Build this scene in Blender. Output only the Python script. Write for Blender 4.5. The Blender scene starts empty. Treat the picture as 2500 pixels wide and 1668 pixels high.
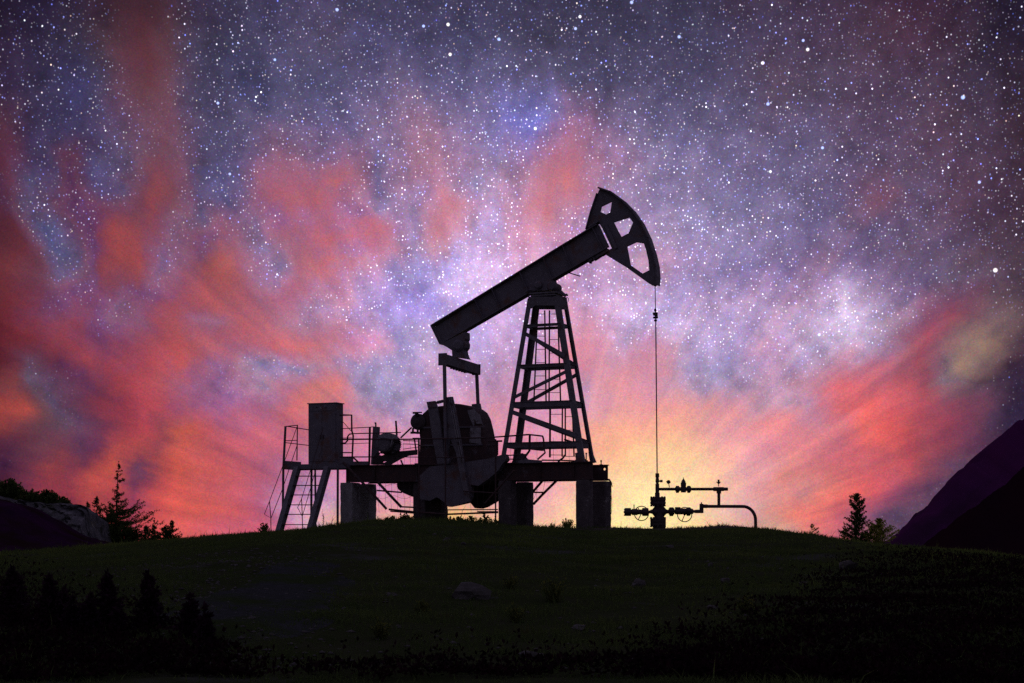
import bpy, bmesh, math, random
import numpy as np
from mathutils import Vector, Matrix, noise as mnoise
from mathutils.geometry import tessellate_polygon

sc = bpy.context.scene
COL = sc.collection
EYE = 1.6
rad = math.radians

# ------------------------------------------------------------------ camera
cam = bpy.data.cameras.new('camera')
cam.lens = 55.44
cam.sensor_width = 36.0
cam.shift_y = 0.1824
cam.clip_start = 0.1
cam.clip_end = 20000
camo = bpy.data.objects.new('camera', cam)
COL.objects.link(camo)
camo.location = (0, 0, EYE)
camo.rotation_euler = (math.pi / 2, 0, 0)
sc.camera = camo

# ------------------------------------------------------------------ exposure
sc.view_settings.view_transform = 'Standard'
sc.view_settings.look = 'None'
sc.view_settings.exposure = 0.0
sc.view_settings.gamma = 1.0
sc.cycles.use_denoising = False
sc.cycles.max_bounces = 4
sc.cycles.diffuse_bounces = 2
sc.cycles.transparent_max_bounces = 4

# ------------------------------------------------------------------ night sky
# rows of colours of the afterglow, the airglow and the milky way, by elevation (degrees)
# and, within a row, by azimuth from -18.2 to +18.2 degrees off the +Y axis
SKY = [
  (-0.893, [58, 20, 24, 74, 26, 31, 96, 34, 41, 118, 42, 50, 139, 50, 60, 158, 58, 65, 176, 65, 68, 194, 72, 72, 212, 79, 75, 214, 85, 82, 213, 91, 90, 211, 94, 99, 209, 96, 109, 211, 110, 127, 215, 130, 149, 220, 147, 153, 224, 161, 147, 229, 171, 129, 236, 182, 112, 243, 192, 106, 250, 202, 101, 254, 208, 100, 252, 204, 106, 251, 201, 112, 249, 197, 118, 247, 194, 124, 245, 191, 130, 247, 197, 132, 249, 203, 134, 251, 209, 137, 253, 215, 140, 255, 220, 143, 255, 224, 146, 255, 226, 148, 253, 221, 147, 249, 208, 142, 245, 193, 137, 236, 180, 133, 220, 170, 131, 204, 160, 129, 194, 148, 127, 196, 129, 121, 198, 110, 116, 192, 94, 111, 158, 86, 106, 124, 78, 102, 94, 70, 96, 83, 60, 85, 72, 50, 74, 62, 40, 63, 51, 30, 51, 40, 19, 40, 32, 12, 32]),
  (-0.149, [58, 20, 24, 70, 26, 36, 88, 34, 52, 112, 42, 58, 139, 50, 61, 160, 55, 66, 180, 59, 71, 181, 63, 85, 215, 77, 79, 233, 93, 85, 224, 93, 91, 211, 93, 110, 211, 93, 114, 221, 97, 118, 220, 126, 145, 216, 156, 175, 219, 171, 183, 228, 178, 151, 242, 193, 117, 251, 207, 111, 253, 211, 114, 255, 213, 118, 255, 213, 122, 255, 213, 126, 253, 212, 132, 252, 210, 136, 250, 207, 141, 252, 209, 151, 253, 208, 150, 254, 209, 149, 254, 218, 152, 255, 227, 156, 255, 231, 160, 255, 233, 162, 255, 231, 160, 254, 225, 155, 253, 213, 151, 246, 195, 150, 227, 173, 144, 201, 162, 137, 199, 154, 138, 224, 131, 119, 220, 111, 114, 199, 102, 118, 156, 93, 110, 109, 78, 103, 94, 70, 96, 86, 62, 87, 77, 54, 77, 65, 43, 65, 53, 31, 53, 41, 20, 41, 32, 12, 32]),
  (0.595, [64, 26, 44, 80, 28, 45, 101, 32, 48, 122, 39, 54, 141, 48, 61, 179, 65, 69, 193, 69, 69, 182, 66, 92, 220, 79, 76, 234, 90, 75, 224, 92, 79, 216, 92, 92, 210, 93, 107, 198, 98, 128, 184, 119, 160, 191, 142, 182, 209, 160, 188, 225, 166, 168, 239, 170, 154, 236, 166, 165, 235, 168, 168, 238, 180, 153, 246, 190, 134, 251, 196, 124, 243, 186, 143, 236, 176, 161, 229, 167, 179, 234, 172, 177, 242, 186, 170, 252, 205, 162, 254, 218, 162, 254, 227, 164, 255, 232, 166, 255, 234, 166, 255, 233, 166, 254, 223, 167, 248, 208, 170, 236, 189, 173, 220, 169, 169, 208, 155, 151, 219, 141, 129, 236, 124, 110, 232, 112, 102, 209, 95, 106, 157, 85, 110, 108, 71, 104, 87, 66, 94, 92, 69, 93, 74, 39, 77, 62, 32, 64, 49, 23, 49, 37, 16, 34, 28, 10, 24]),
  (1.339, [59, 26, 42, 86, 33, 46, 109, 45, 69, 147, 52, 69, 158, 57, 71, 203, 76, 68, 186, 71, 75, 117, 57, 86, 201, 75, 77, 227, 88, 75, 219, 89, 82, 210, 94, 98, 211, 96, 110, 193, 101, 128, 185, 115, 152, 187, 131, 171, 195, 142, 181, 203, 139, 175, 206, 135, 173, 200, 138, 180, 214, 142, 173, 224, 145, 167, 224, 149, 163, 224, 152, 161, 222, 150, 168, 220, 149, 175, 219, 149, 181, 231, 162, 180, 237, 173, 174, 244, 186, 169, 249, 202, 165, 252, 215, 164, 254, 223, 165, 255, 227, 165, 255, 227, 164, 254, 223, 160, 252, 211, 158, 243, 190, 164, 231, 167, 167, 227, 151, 151, 225, 141, 137, 204, 130, 134, 231, 125, 111, 229, 100, 93, 217, 87, 95, 182, 79, 102, 133, 70, 95, 92, 62, 91, 91, 67, 90, 83, 62, 89, 55, 30, 61, 39, 20, 44, 28, 13, 33]),
  (2.083, [56, 25, 58, 62, 29, 60, 112, 51, 70, 154, 62, 66, 139, 58, 73, 182, 73, 68, 214, 84, 65, 102, 62, 90, 193, 77, 71, 227, 91, 69, 219, 92, 81, 212, 93, 94, 206, 96, 108, 198, 101, 122, 188, 109, 138, 179, 119, 155, 180, 128, 166, 196, 129, 168, 206, 130, 168, 209, 131, 167, 212, 134, 166, 215, 136, 165, 218, 138, 165, 220, 140, 165, 220, 141, 170, 221, 142, 174, 223, 145, 176, 231, 154, 172, 237, 162, 169, 245, 180, 160, 251, 195, 155, 253, 204, 156, 254, 212, 157, 254, 215, 159, 254, 215, 160, 253, 213, 159, 250, 202, 160, 241, 184, 165, 229, 165, 167, 224, 151, 156, 228, 142, 129, 213, 125, 124, 202, 110, 117, 206, 97, 105, 205, 90, 98, 199, 87, 94, 187, 78, 89, 138, 69, 89, 94, 64, 93, 87, 66, 89, 62, 41, 72, 43, 27, 55, 31, 19, 43]),
  (2.825, [92, 37, 58, 92, 45, 65, 116, 64, 77, 134, 61, 71, 95, 54, 84, 108, 53, 84, 185, 73, 71, 199, 79, 72, 167, 74, 81, 217, 94, 75, 209, 91, 88, 212, 94, 100, 217, 99, 108, 216, 105, 116, 205, 107, 127, 193, 117, 142, 190, 126, 154, 199, 128, 158, 207, 129, 161, 212, 131, 163, 216, 132, 164, 216, 132, 163, 216, 132, 162, 216, 132, 161, 217, 132, 160, 221, 135, 162, 225, 138, 163, 228, 144, 166, 232, 152, 167, 241, 164, 153, 247, 174, 145, 250, 185, 143, 252, 196, 143, 253, 205, 149, 253, 207, 152, 253, 203, 153, 250, 193, 155, 243, 179, 161, 232, 161, 166, 228, 146, 155, 234, 139, 145, 226, 133, 139, 212, 118, 125, 201, 103, 117, 208, 94, 100, 221, 92, 88, 201, 76, 86, 165, 74, 84, 136, 63, 84, 101, 55, 83, 74, 47, 77, 57, 37, 66, 44, 29, 56]),
  (3.567, [145, 60, 56, 124, 63, 70, 97, 64, 77, 86, 66, 88, 86, 59, 87, 112, 57, 81, 165, 61, 73, 192, 68, 76, 161, 73, 77, 210, 93, 67, 198, 86, 86, 194, 94, 107, 201, 102, 118, 212, 109, 125, 219, 114, 125, 223, 118, 121, 224, 125, 126, 224, 132, 138, 220, 138, 150, 212, 142, 161, 205, 145, 172, 200, 149, 180, 202, 150, 180, 206, 152, 179, 214, 152, 176, 223, 152, 172, 232, 152, 168, 229, 153, 175, 227, 155, 179, 236, 161, 161, 244, 168, 147, 248, 174, 142, 250, 175, 141, 252, 177, 141, 252, 182, 143, 248, 179, 151, 243, 172, 161, 237, 167, 164, 230, 154, 159, 230, 142, 141, 233, 141, 142, 228, 139, 144, 213, 132, 142, 209, 116, 126, 234, 104, 94, 224, 90, 87, 209, 81, 80, 185, 77, 85, 159, 66, 84, 118, 60, 84, 79, 53, 77, 53, 40, 64, 44, 32, 58]),
  (4.308, [158, 64, 56, 177, 72, 59, 118, 75, 78, 82, 69, 91, 99, 60, 83, 136, 56, 70, 164, 58, 69, 192, 68, 77, 177, 73, 86, 181, 83, 95, 189, 94, 108, 194, 102, 118, 203, 107, 119, 209, 110, 115, 218, 112, 114, 226, 120, 115, 230, 131, 118, 228, 136, 132, 183, 136, 165, 171, 141, 177, 169, 147, 185, 182, 153, 188, 190, 154, 188, 198, 156, 186, 212, 154, 172, 224, 152, 161, 220, 152, 170, 216, 152, 179, 218, 152, 176, 221, 154, 172, 221, 161, 172, 233, 159, 158, 242, 162, 151, 242, 164, 150, 239, 162, 150, 235, 158, 148, 231, 155, 149, 228, 153, 153, 223, 153, 159, 204, 154, 170, 182, 150, 177, 183, 140, 168, 193, 124, 144, 220, 108, 113, 227, 96, 95, 212, 93, 99, 194, 84, 95, 172, 75, 90, 156, 75, 91, 121, 69, 88, 75, 52, 73, 51, 37, 61, 46, 35, 59]),
  (5.047, [136, 56, 53, 151, 70, 64, 94, 80, 95, 95, 66, 87, 115, 58, 78, 140, 58, 69, 160, 59, 69, 180, 67, 76, 191, 79, 84, 188, 92, 97, 186, 99, 104, 170, 110, 132, 175, 121, 146, 150, 128, 158, 175, 129, 153, 211, 128, 132, 233, 134, 116, 234, 134, 122, 166, 140, 168, 153, 149, 187, 163, 153, 192, 172, 155, 194, 181, 158, 195, 189, 160, 195, 197, 157, 190, 204, 155, 185, 212, 152, 180, 212, 153, 179, 212, 155, 178, 212, 156, 176, 202, 156, 180, 231, 157, 159, 238, 154, 152, 225, 152, 158, 200, 151, 169, 186, 155, 176, 177, 155, 179, 177, 152, 177, 180, 150, 175, 183, 149, 171, 185, 145, 166, 186, 135, 155, 195, 121, 138, 222, 104, 109, 217, 103, 110, 197, 94, 106, 184, 81, 91, 158, 78, 89, 121, 104, 114, 107, 89, 96, 75, 55, 69, 52, 38, 60, 47, 35, 58]),
  (5.784, [107, 36, 43, 117, 52, 62, 100, 66, 83, 124, 48, 60, 154, 57, 64, 166, 64, 68, 168, 64, 71, 185, 73, 80, 194, 76, 82, 204, 87, 83, 197, 99, 97, 175, 112, 127, 154, 121, 148, 146, 128, 159, 155, 134, 170, 151, 135, 165, 182, 133, 151, 179, 138, 163, 160, 148, 186, 163, 150, 190, 163, 152, 191, 179, 160, 195, 188, 160, 194, 196, 160, 192, 194, 158, 190, 192, 156, 188, 194, 156, 186, 196, 156, 184, 208, 151, 174, 221, 145, 162, 215, 141, 155, 203, 151, 167, 209, 148, 162, 219, 144, 152, 212, 149, 158, 171, 153, 183, 160, 149, 183, 162, 150, 184, 177, 155, 186, 191, 153, 181, 185, 152, 180, 177, 151, 178, 180, 144, 169, 204, 131, 146, 203, 120, 134, 184, 109, 126, 156, 86, 100, 158, 79, 90, 127, 102, 108, 170, 140, 111, 120, 96, 90, 64, 45, 62, 52, 38, 58]),
  (6.52, [104, 29, 39, 119, 38, 46, 134, 50, 61, 156, 58, 63, 166, 62, 67, 167, 65, 71, 160, 71, 82, 171, 74, 83, 189, 77, 78, 198, 86, 81, 196, 95, 96, 199, 101, 104, 203, 106, 112, 215, 111, 115, 228, 116, 110, 229, 122, 115, 231, 131, 126, 234, 138, 139, 233, 146, 156, 219, 152, 173, 165, 152, 191, 174, 161, 199, 185, 168, 204, 189, 168, 204, 193, 168, 204, 196, 168, 204, 200, 168, 204, 209, 161, 191, 219, 153, 178, 230, 146, 157, 223, 149, 162, 204, 155, 176, 185, 156, 185, 209, 151, 167, 210, 154, 169, 192, 162, 188, 182, 165, 199, 182, 164, 198, 189, 163, 193, 206, 162, 184, 187, 164, 194, 187, 168, 194, 192, 175, 199, 197, 181, 203, 185, 168, 190, 178, 148, 167, 172, 97, 109, 169, 76, 90, 143, 87, 97, 142, 116, 107, 167, 135, 106, 105, 81, 81, 67, 49, 63]),
  (7.253, [104, 31, 40, 126, 41, 49, 149, 55, 62, 168, 69, 70, 180, 73, 71, 173, 75, 79, 134, 91, 114, 148, 90, 112, 186, 84, 88, 194, 89, 87, 171, 105, 123, 169, 109, 123, 203, 100, 99, 204, 111, 114, 192, 125, 136, 182, 137, 157, 190, 136, 152, 203, 135, 150, 201, 149, 176, 187, 157, 196, 173, 159, 206, 185, 172, 216, 193, 176, 218, 200, 180, 220, 202, 180, 220, 204, 180, 220, 205, 177, 215, 205, 174, 209, 211, 166, 193, 216, 160, 178, 221, 158, 172, 206, 175, 208, 208, 185, 215, 207, 188, 215, 205, 186, 213, 202, 183, 211, 198, 178, 208, 192, 172, 203, 188, 166, 196, 190, 163, 190, 192, 166, 190, 191, 169, 192, 199, 181, 202, 222, 207, 223, 196, 179, 198, 173, 154, 172, 156, 125, 142, 154, 88, 108, 146, 70, 86, 116, 77, 92, 116, 95, 98, 124, 100, 93, 86, 64, 73]),
  (7.984, [113, 40, 43, 130, 47, 51, 136, 57, 66, 137, 74, 88, 159, 74, 81, 167, 74, 78, 123, 90, 117, 151, 87, 103, 172, 86, 96, 187, 86, 91, 192, 93, 90, 197, 96, 91, 197, 101, 100, 189, 112, 121, 199, 115, 127, 207, 119, 129, 174, 141, 170, 187, 146, 175, 176, 152, 199, 186, 161, 204, 170, 157, 219, 164, 149, 213, 171, 154, 216, 194, 176, 227, 211, 191, 233, 212, 187, 225, 213, 182, 217, 213, 177, 209, 217, 172, 197, 221, 167, 186, 213, 175, 202, 211, 183, 212, 210, 189, 217, 210, 189, 216, 206, 184, 211, 197, 176, 206, 191, 170, 200, 190, 168, 196, 192, 167, 193, 194, 166, 191, 194, 164, 189, 190, 162, 187, 193, 171, 193, 238, 223, 234, 188, 167, 188, 156, 133, 160, 140, 116, 144, 133, 96, 121, 125, 81, 101, 112, 74, 91, 95, 77, 89, 88, 72, 79, 77, 60, 69]),
  (8.713, [126, 51, 48, 135, 55, 54, 122, 68, 79, 101, 89, 119, 117, 83, 108, 155, 69, 72, 147, 80, 94, 173, 78, 75, 135, 98, 123, 174, 88, 100, 194, 88, 81, 200, 95, 86, 193, 99, 100, 168, 121, 145, 176, 125, 151, 209, 120, 127, 206, 129, 138, 197, 140, 159, 200, 151, 176, 192, 158, 197, 165, 146, 202, 153, 139, 201, 184, 171, 222, 218, 199, 234, 224, 204, 237, 220, 200, 234, 218, 194, 227, 216, 184, 216, 215, 175, 204, 217, 167, 193, 205, 167, 197, 186, 162, 196, 182, 158, 191, 185, 156, 185, 180, 153, 182, 169, 148, 182, 162, 145, 181, 161, 143, 178, 161, 141, 176, 164, 139, 172, 164, 137, 168, 160, 134, 165, 162, 137, 166, 182, 162, 184, 138, 119, 149, 122, 104, 135, 113, 96, 126, 105, 90, 118, 111, 97, 118, 102, 85, 101, 91, 74, 87, 79, 63, 74, 70, 56, 63]),
  (9.438, [110, 47, 51, 126, 52, 55, 114, 67, 80, 87, 91, 127, 96, 86, 116, 152, 63, 69, 179, 72, 65, 178, 74, 69, 116, 93, 129, 147, 89, 104, 182, 86, 75, 203, 96, 76, 197, 103, 99, 168, 117, 140, 144, 129, 162, 202, 117, 122, 222, 123, 115, 234, 130, 118, 238, 137, 130, 206, 149, 169, 167, 151, 197, 162, 152, 200, 170, 158, 211, 198, 183, 232, 215, 195, 235, 227, 200, 231, 222, 185, 215, 223, 176, 198, 212, 169, 195, 200, 160, 191, 192, 156, 187, 186, 156, 185, 188, 156, 182, 193, 156, 178, 187, 153, 178, 172, 148, 179, 159, 142, 178, 147, 136, 174, 140, 130, 170, 139, 126, 165, 138, 121, 158, 135, 114, 146, 131, 107, 136, 124, 104, 135, 116, 98, 129, 110, 93, 119, 104, 88, 110, 96, 80, 102, 107, 90, 108, 97, 79, 94, 86, 69, 81, 76, 60, 71, 69, 54, 62]),
  (10.161, [97, 41, 49, 112, 46, 54, 102, 74, 96, 83, 87, 125, 108, 70, 94, 160, 61, 65, 173, 70, 65, 160, 73, 77, 134, 86, 108, 134, 94, 115, 149, 83, 91, 188, 97, 88, 171, 106, 114, 136, 117, 148, 161, 115, 134, 191, 112, 119, 216, 111, 112, 229, 116, 112, 237, 121, 115, 239, 125, 121, 188, 137, 159, 159, 142, 178, 207, 157, 173, 199, 163, 190, 189, 168, 206, 209, 178, 210, 215, 173, 202, 214, 165, 189, 206, 157, 183, 195, 147, 178, 189, 147, 179, 185, 151, 183, 182, 154, 185, 180, 158, 187, 175, 157, 186, 170, 153, 184, 160, 147, 180, 147, 137, 172, 138, 129, 164, 135, 123, 157, 130, 117, 151, 125, 111, 144, 119, 105, 137, 114, 99, 131, 108, 94, 124, 104, 89, 116, 101, 86, 110, 101, 84, 108, 99, 81, 103, 92, 73, 90, 83, 65, 79, 73, 56, 68, 65, 49, 60]),
  (10.88, [87, 37, 46, 102, 50, 61, 91, 77, 102, 94, 72, 98, 122, 58, 70, 127, 64, 81, 137, 73, 84, 138, 72, 80, 162, 72, 73, 129, 89, 106, 100, 88, 119, 142, 93, 114, 135, 98, 123, 133, 108, 139, 186, 104, 120, 199, 109, 115, 213, 112, 109, 227, 112, 105, 234, 119, 112, 233, 126, 125, 170, 128, 158, 154, 136, 172, 221, 140, 143, 212, 148, 161, 185, 162, 199, 190, 171, 210, 215, 162, 186, 222, 156, 169, 219, 147, 156, 197, 149, 177, 184, 150, 178, 172, 151, 179, 165, 149, 178, 161, 145, 176, 156, 143, 175, 152, 143, 175, 147, 139, 171, 139, 131, 163, 132, 124, 156, 126, 118, 150, 121, 113, 145, 117, 107, 139, 113, 101, 133, 110, 96, 125, 108, 90, 117, 110, 83, 106, 101, 84, 108, 99, 79, 101, 96, 74, 94, 90, 67, 84, 82, 60, 75, 71, 52, 66, 63, 47, 58]),
  (11.596, [87, 39, 49, 107, 54, 68, 78, 71, 101, 89, 65, 92, 119, 57, 68, 86, 73, 109, 98, 79, 108, 122, 73, 85, 155, 72, 70, 138, 77, 82, 93, 82, 115, 94, 87, 125, 118, 94, 127, 162, 97, 114, 190, 104, 111, 199, 108, 114, 204, 108, 111, 212, 110, 106, 181, 118, 130, 148, 128, 160, 153, 129, 160, 148, 125, 156, 206, 136, 143, 211, 138, 144, 191, 146, 174, 184, 159, 193, 199, 153, 179, 214, 140, 151, 223, 130, 125, 185, 135, 156, 170, 137, 165, 162, 138, 167, 153, 135, 166, 144, 130, 163, 139, 128, 161, 136, 127, 160, 132, 125, 157, 127, 121, 154, 122, 117, 149, 118, 111, 143, 114, 106, 138, 110, 102, 133, 107, 98, 128, 106, 92, 121, 109, 85, 110, 114, 75, 93, 97, 81, 104, 94, 75, 96, 92, 70, 88, 88, 65, 83, 81, 59, 76, 70, 51, 65, 63, 46, 58]),
  (12.308, [92, 42, 52, 98, 48, 67, 69, 57, 88, 74, 60, 88, 109, 54, 67, 74, 70, 107, 87, 78, 110, 114, 76, 92, 139, 75, 82, 135, 81, 92, 87, 81, 114, 83, 81, 118, 98, 88, 124, 135, 95, 123, 165, 103, 122, 173, 107, 125, 181, 108, 123, 205, 111, 108, 175, 114, 132, 118, 106, 142, 156, 125, 152, 159, 132, 165, 189, 135, 159, 177, 141, 170, 151, 144, 179, 180, 152, 181, 186, 146, 171, 192, 138, 159, 210, 128, 132, 218, 123, 118, 194, 129, 144, 163, 135, 163, 153, 132, 162, 144, 129, 160, 136, 126, 158, 131, 122, 154, 126, 118, 150, 121, 114, 148, 117, 109, 144, 114, 106, 138, 110, 102, 133, 106, 98, 129, 103, 94, 124, 103, 90, 118, 104, 84, 109, 102, 77, 98, 93, 78, 101, 92, 74, 94, 91, 69, 87, 85, 65, 83, 78, 60, 77, 69, 52, 65, 63, 46, 58]),
  (13.016, [88, 45, 56, 86, 48, 67, 66, 52, 81, 66, 56, 84, 90, 54, 75, 74, 64, 97, 88, 76, 103, 108, 78, 96, 123, 79, 90, 120, 82, 101, 84, 74, 101, 79, 75, 107, 88, 81, 117, 106, 88, 119, 128, 95, 118, 132, 98, 122, 124, 99, 130, 134, 101, 130, 153, 103, 123, 111, 101, 136, 148, 117, 144, 168, 121, 139, 168, 125, 147, 166, 129, 155, 156, 129, 159, 147, 130, 162, 161, 129, 157, 175, 128, 152, 191, 119, 132, 197, 114, 121, 174, 120, 138, 163, 123, 149, 151, 124, 153, 140, 125, 156, 131, 122, 154, 125, 117, 149, 119, 112, 144, 114, 107, 139, 110, 103, 135, 108, 100, 131, 105, 97, 127, 102, 94, 123, 99, 91, 119, 98, 87, 114, 97, 83, 109, 93, 79, 103, 90, 75, 97, 90, 71, 91, 88, 67, 84, 82, 64, 81, 75, 59, 76, 65, 49, 63, 59, 43, 54]),
  (13.721, [84, 48, 60, 76, 49, 67, 63, 52, 78, 61, 55, 86, 65, 57, 90, 74, 64, 96, 92, 72, 98, 108, 75, 94, 121, 77, 89, 108, 80, 101, 81, 74, 101, 78, 75, 105, 85, 80, 112, 97, 86, 117, 112, 93, 120, 115, 95, 124, 110, 95, 128, 118, 98, 130, 135, 105, 130, 122, 107, 139, 146, 117, 144, 162, 121, 142, 162, 123, 148, 152, 125, 156, 144, 124, 160, 135, 123, 165, 138, 121, 171, 145, 122, 175, 157, 119, 156, 175, 114, 133, 164, 116, 140, 144, 115, 143, 130, 113, 143, 121, 111, 142, 114, 107, 139, 109, 103, 135, 106, 100, 131, 104, 98, 128, 102, 95, 125, 101, 93, 122, 100, 90, 118, 98, 87, 114, 96, 84, 109, 94, 80, 105, 92, 77, 100, 89, 73, 96, 86, 70, 91, 85, 67, 85, 84, 64, 80, 79, 62, 79, 72, 57, 74, 62, 47, 59, 55, 40, 49]),
  (14.421, [70, 45, 63, 66, 47, 68, 58, 49, 75, 56, 52, 83, 57, 55, 92, 73, 64, 93, 97, 70, 92, 110, 73, 88, 117, 75, 88, 97, 77, 99, 77, 72, 99, 75, 73, 101, 80, 77, 106, 88, 83, 113, 96, 90, 120, 98, 92, 124, 96, 90, 125, 102, 94, 130, 118, 105, 136, 131, 113, 141, 143, 117, 144, 155, 120, 144, 155, 122, 148, 138, 121, 157, 132, 120, 163, 125, 118, 169, 116, 114, 186, 114, 116, 197, 123, 119, 178, 153, 113, 144, 153, 112, 142, 126, 107, 138, 110, 102, 132, 102, 97, 128, 97, 93, 125, 94, 90, 121, 93, 89, 118, 94, 88, 117, 94, 87, 115, 95, 85, 112, 94, 83, 109, 93, 81, 105, 92, 78, 101, 90, 75, 97, 88, 72, 94, 85, 69, 90, 82, 66, 86, 82, 64, 82, 80, 62, 78, 75, 60, 77, 69, 56, 73, 58, 45, 58, 51, 38, 48]),
  (15.117, [57, 42, 65, 55, 43, 68, 51, 46, 71, 52, 49, 80, 54, 52, 89, 71, 65, 90, 101, 68, 84, 116, 73, 80, 113, 74, 86, 88, 73, 96, 71, 67, 93, 69, 67, 95, 72, 70, 100, 78, 76, 106, 86, 83, 113, 87, 84, 115, 85, 82, 114, 90, 85, 117, 102, 94, 125, 113, 101, 131, 124, 107, 136, 131, 110, 138, 126, 107, 137, 114, 104, 140, 114, 107, 146, 114, 109, 152, 107, 104, 157, 103, 102, 159, 105, 101, 146, 117, 96, 125, 115, 94, 122, 101, 91, 119, 92, 87, 116, 89, 85, 113, 86, 82, 111, 85, 81, 109, 84, 80, 107, 86, 79, 105, 87, 79, 103, 89, 78, 100, 90, 77, 97, 88, 76, 96, 87, 75, 95, 86, 72, 93, 85, 69, 91, 82, 66, 86, 79, 63, 81, 78, 62, 79, 76, 60, 78, 72, 58, 76, 66, 54, 71, 55, 43, 57, 48, 36, 48]),
  (15.808, [50, 36, 59, 50, 39, 63, 49, 42, 67, 52, 47, 73, 56, 52, 81, 73, 63, 81, 102, 65, 77, 116, 68, 71, 109, 72, 81, 84, 69, 90, 67, 63, 88, 64, 63, 90, 65, 65, 94, 70, 70, 100, 77, 77, 107, 79, 78, 107, 76, 76, 104, 79, 78, 106, 88, 84, 115, 97, 90, 122, 105, 97, 128, 108, 99, 131, 97, 92, 126, 89, 87, 123, 96, 94, 130, 102, 100, 135, 97, 94, 128, 92, 88, 120, 87, 84, 113, 81, 79, 105, 78, 76, 102, 76, 74, 100, 76, 73, 99, 76, 73, 99, 76, 72, 98, 75, 72, 98, 76, 71, 97, 78, 71, 95, 80, 71, 93, 84, 71, 90, 85, 71, 88, 83, 71, 89, 82, 70, 89, 82, 68, 88, 82, 65, 85, 79, 62, 80, 77, 58, 76, 75, 57, 74, 72, 55, 71, 66, 52, 69, 59, 48, 64, 51, 40, 54, 45, 34, 48]),
  (16.494, [43, 31, 52, 45, 34, 57, 47, 39, 63, 53, 46, 67, 58, 52, 71, 77, 59, 71, 100, 60, 69, 112, 59, 62, 107, 67, 72, 85, 66, 82, 67, 62, 84, 63, 62, 87, 64, 64, 91, 69, 69, 97, 76, 74, 104, 80, 77, 105, 81, 77, 104, 82, 78, 105, 83, 79, 110, 84, 80, 113, 88, 83, 114, 88, 83, 114, 83, 80, 111, 79, 77, 110, 82, 81, 113, 85, 84, 116, 83, 81, 110, 80, 77, 104, 77, 75, 101, 74, 72, 97, 73, 71, 96, 71, 69, 95, 71, 69, 94, 71, 68, 94, 71, 68, 94, 71, 68, 94, 72, 68, 93, 74, 68, 92, 76, 67, 91, 78, 67, 89, 78, 66, 87, 78, 65, 85, 77, 64, 83, 78, 63, 81, 79, 61, 78, 77, 57, 74, 76, 53, 69, 72, 51, 67, 67, 48, 64, 60, 46, 60, 52, 42, 57, 46, 36, 51, 41, 31, 47]),
  (17.176, [35, 26, 44, 38, 29, 49, 41, 33, 56, 47, 38, 59, 53, 45, 62, 69, 50, 61, 87, 52, 59, 96, 51, 55, 94, 59, 63, 80, 60, 72, 64, 58, 78, 61, 59, 82, 62, 61, 86, 67, 66, 93, 74, 71, 100, 80, 75, 103, 84, 78, 103, 83, 77, 104, 77, 74, 105, 73, 71, 104, 71, 69, 100, 70, 68, 98, 69, 68, 97, 69, 68, 97, 68, 68, 96, 68, 68, 96, 68, 67, 92, 68, 66, 88, 68, 66, 88, 67, 65, 89, 67, 65, 89, 67, 65, 89, 66, 64, 89, 66, 64, 89, 66, 64, 89, 67, 65, 89, 68, 65, 89, 70, 64, 89, 72, 63, 88, 73, 63, 87, 73, 62, 85, 73, 60, 81, 73, 58, 78, 74, 57, 75, 74, 56, 71, 73, 51, 68, 71, 47, 64, 66, 45, 61, 61, 43, 59, 54, 41, 56, 47, 37, 53, 40, 31, 47, 35, 27, 43]),
  (17.853, [30, 22, 38, 32, 24, 43, 35, 27, 50, 41, 31, 52, 47, 36, 53, 58, 39, 51, 70, 42, 49, 74, 43, 49, 75, 46, 53, 68, 49, 63, 60, 51, 72, 58, 53, 76, 58, 55, 78, 63, 60, 86, 70, 66, 95, 75, 70, 99, 77, 71, 99, 76, 71, 98, 72, 69, 98, 69, 67, 96, 68, 66, 95, 67, 65, 93, 67, 65, 93, 66, 65, 92, 66, 64, 92, 65, 64, 91, 64, 63, 88, 64, 62, 85, 64, 62, 85, 63, 61, 84, 63, 61, 84, 62, 61, 84, 62, 61, 84, 63, 61, 84, 63, 61, 85, 64, 62, 85, 65, 62, 84, 67, 60, 83, 69, 59, 81, 70, 60, 81, 71, 59, 80, 70, 56, 78, 69, 54, 74, 68, 52, 70, 67, 49, 65, 66, 45, 62, 65, 41, 59, 60, 40, 56, 55, 38, 54, 49, 36, 52, 42, 33, 49, 35, 28, 44, 30, 24, 40]),
  (18.524, [30, 22, 38, 32, 24, 43, 35, 27, 50, 41, 31, 52, 47, 35, 52, 56, 38, 50, 66, 40, 47, 68, 41, 48, 67, 42, 50, 63, 44, 59, 57, 47, 69, 56, 49, 73, 56, 51, 74, 61, 56, 81, 67, 63, 92, 71, 66, 96, 72, 67, 95, 70, 66, 94, 67, 65, 91, 65, 64, 90, 65, 63, 89, 64, 63, 89, 64, 62, 88, 64, 62, 88, 63, 61, 87, 62, 60, 86, 61, 59, 84, 60, 58, 82, 60, 58, 81, 59, 58, 80, 59, 57, 79, 58, 57, 78, 59, 57, 79, 60, 58, 80, 61, 59, 81, 62, 60, 82, 63, 59, 81, 65, 57, 78, 67, 56, 76, 69, 57, 77, 70, 57, 77, 69, 54, 75, 68, 52, 73, 66, 50, 67, 64, 47, 62, 64, 43, 60, 63, 40, 58, 59, 39, 56, 55, 38, 54, 49, 36, 52, 42, 33, 49, 35, 28, 44, 30, 24, 40]),
]
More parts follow.
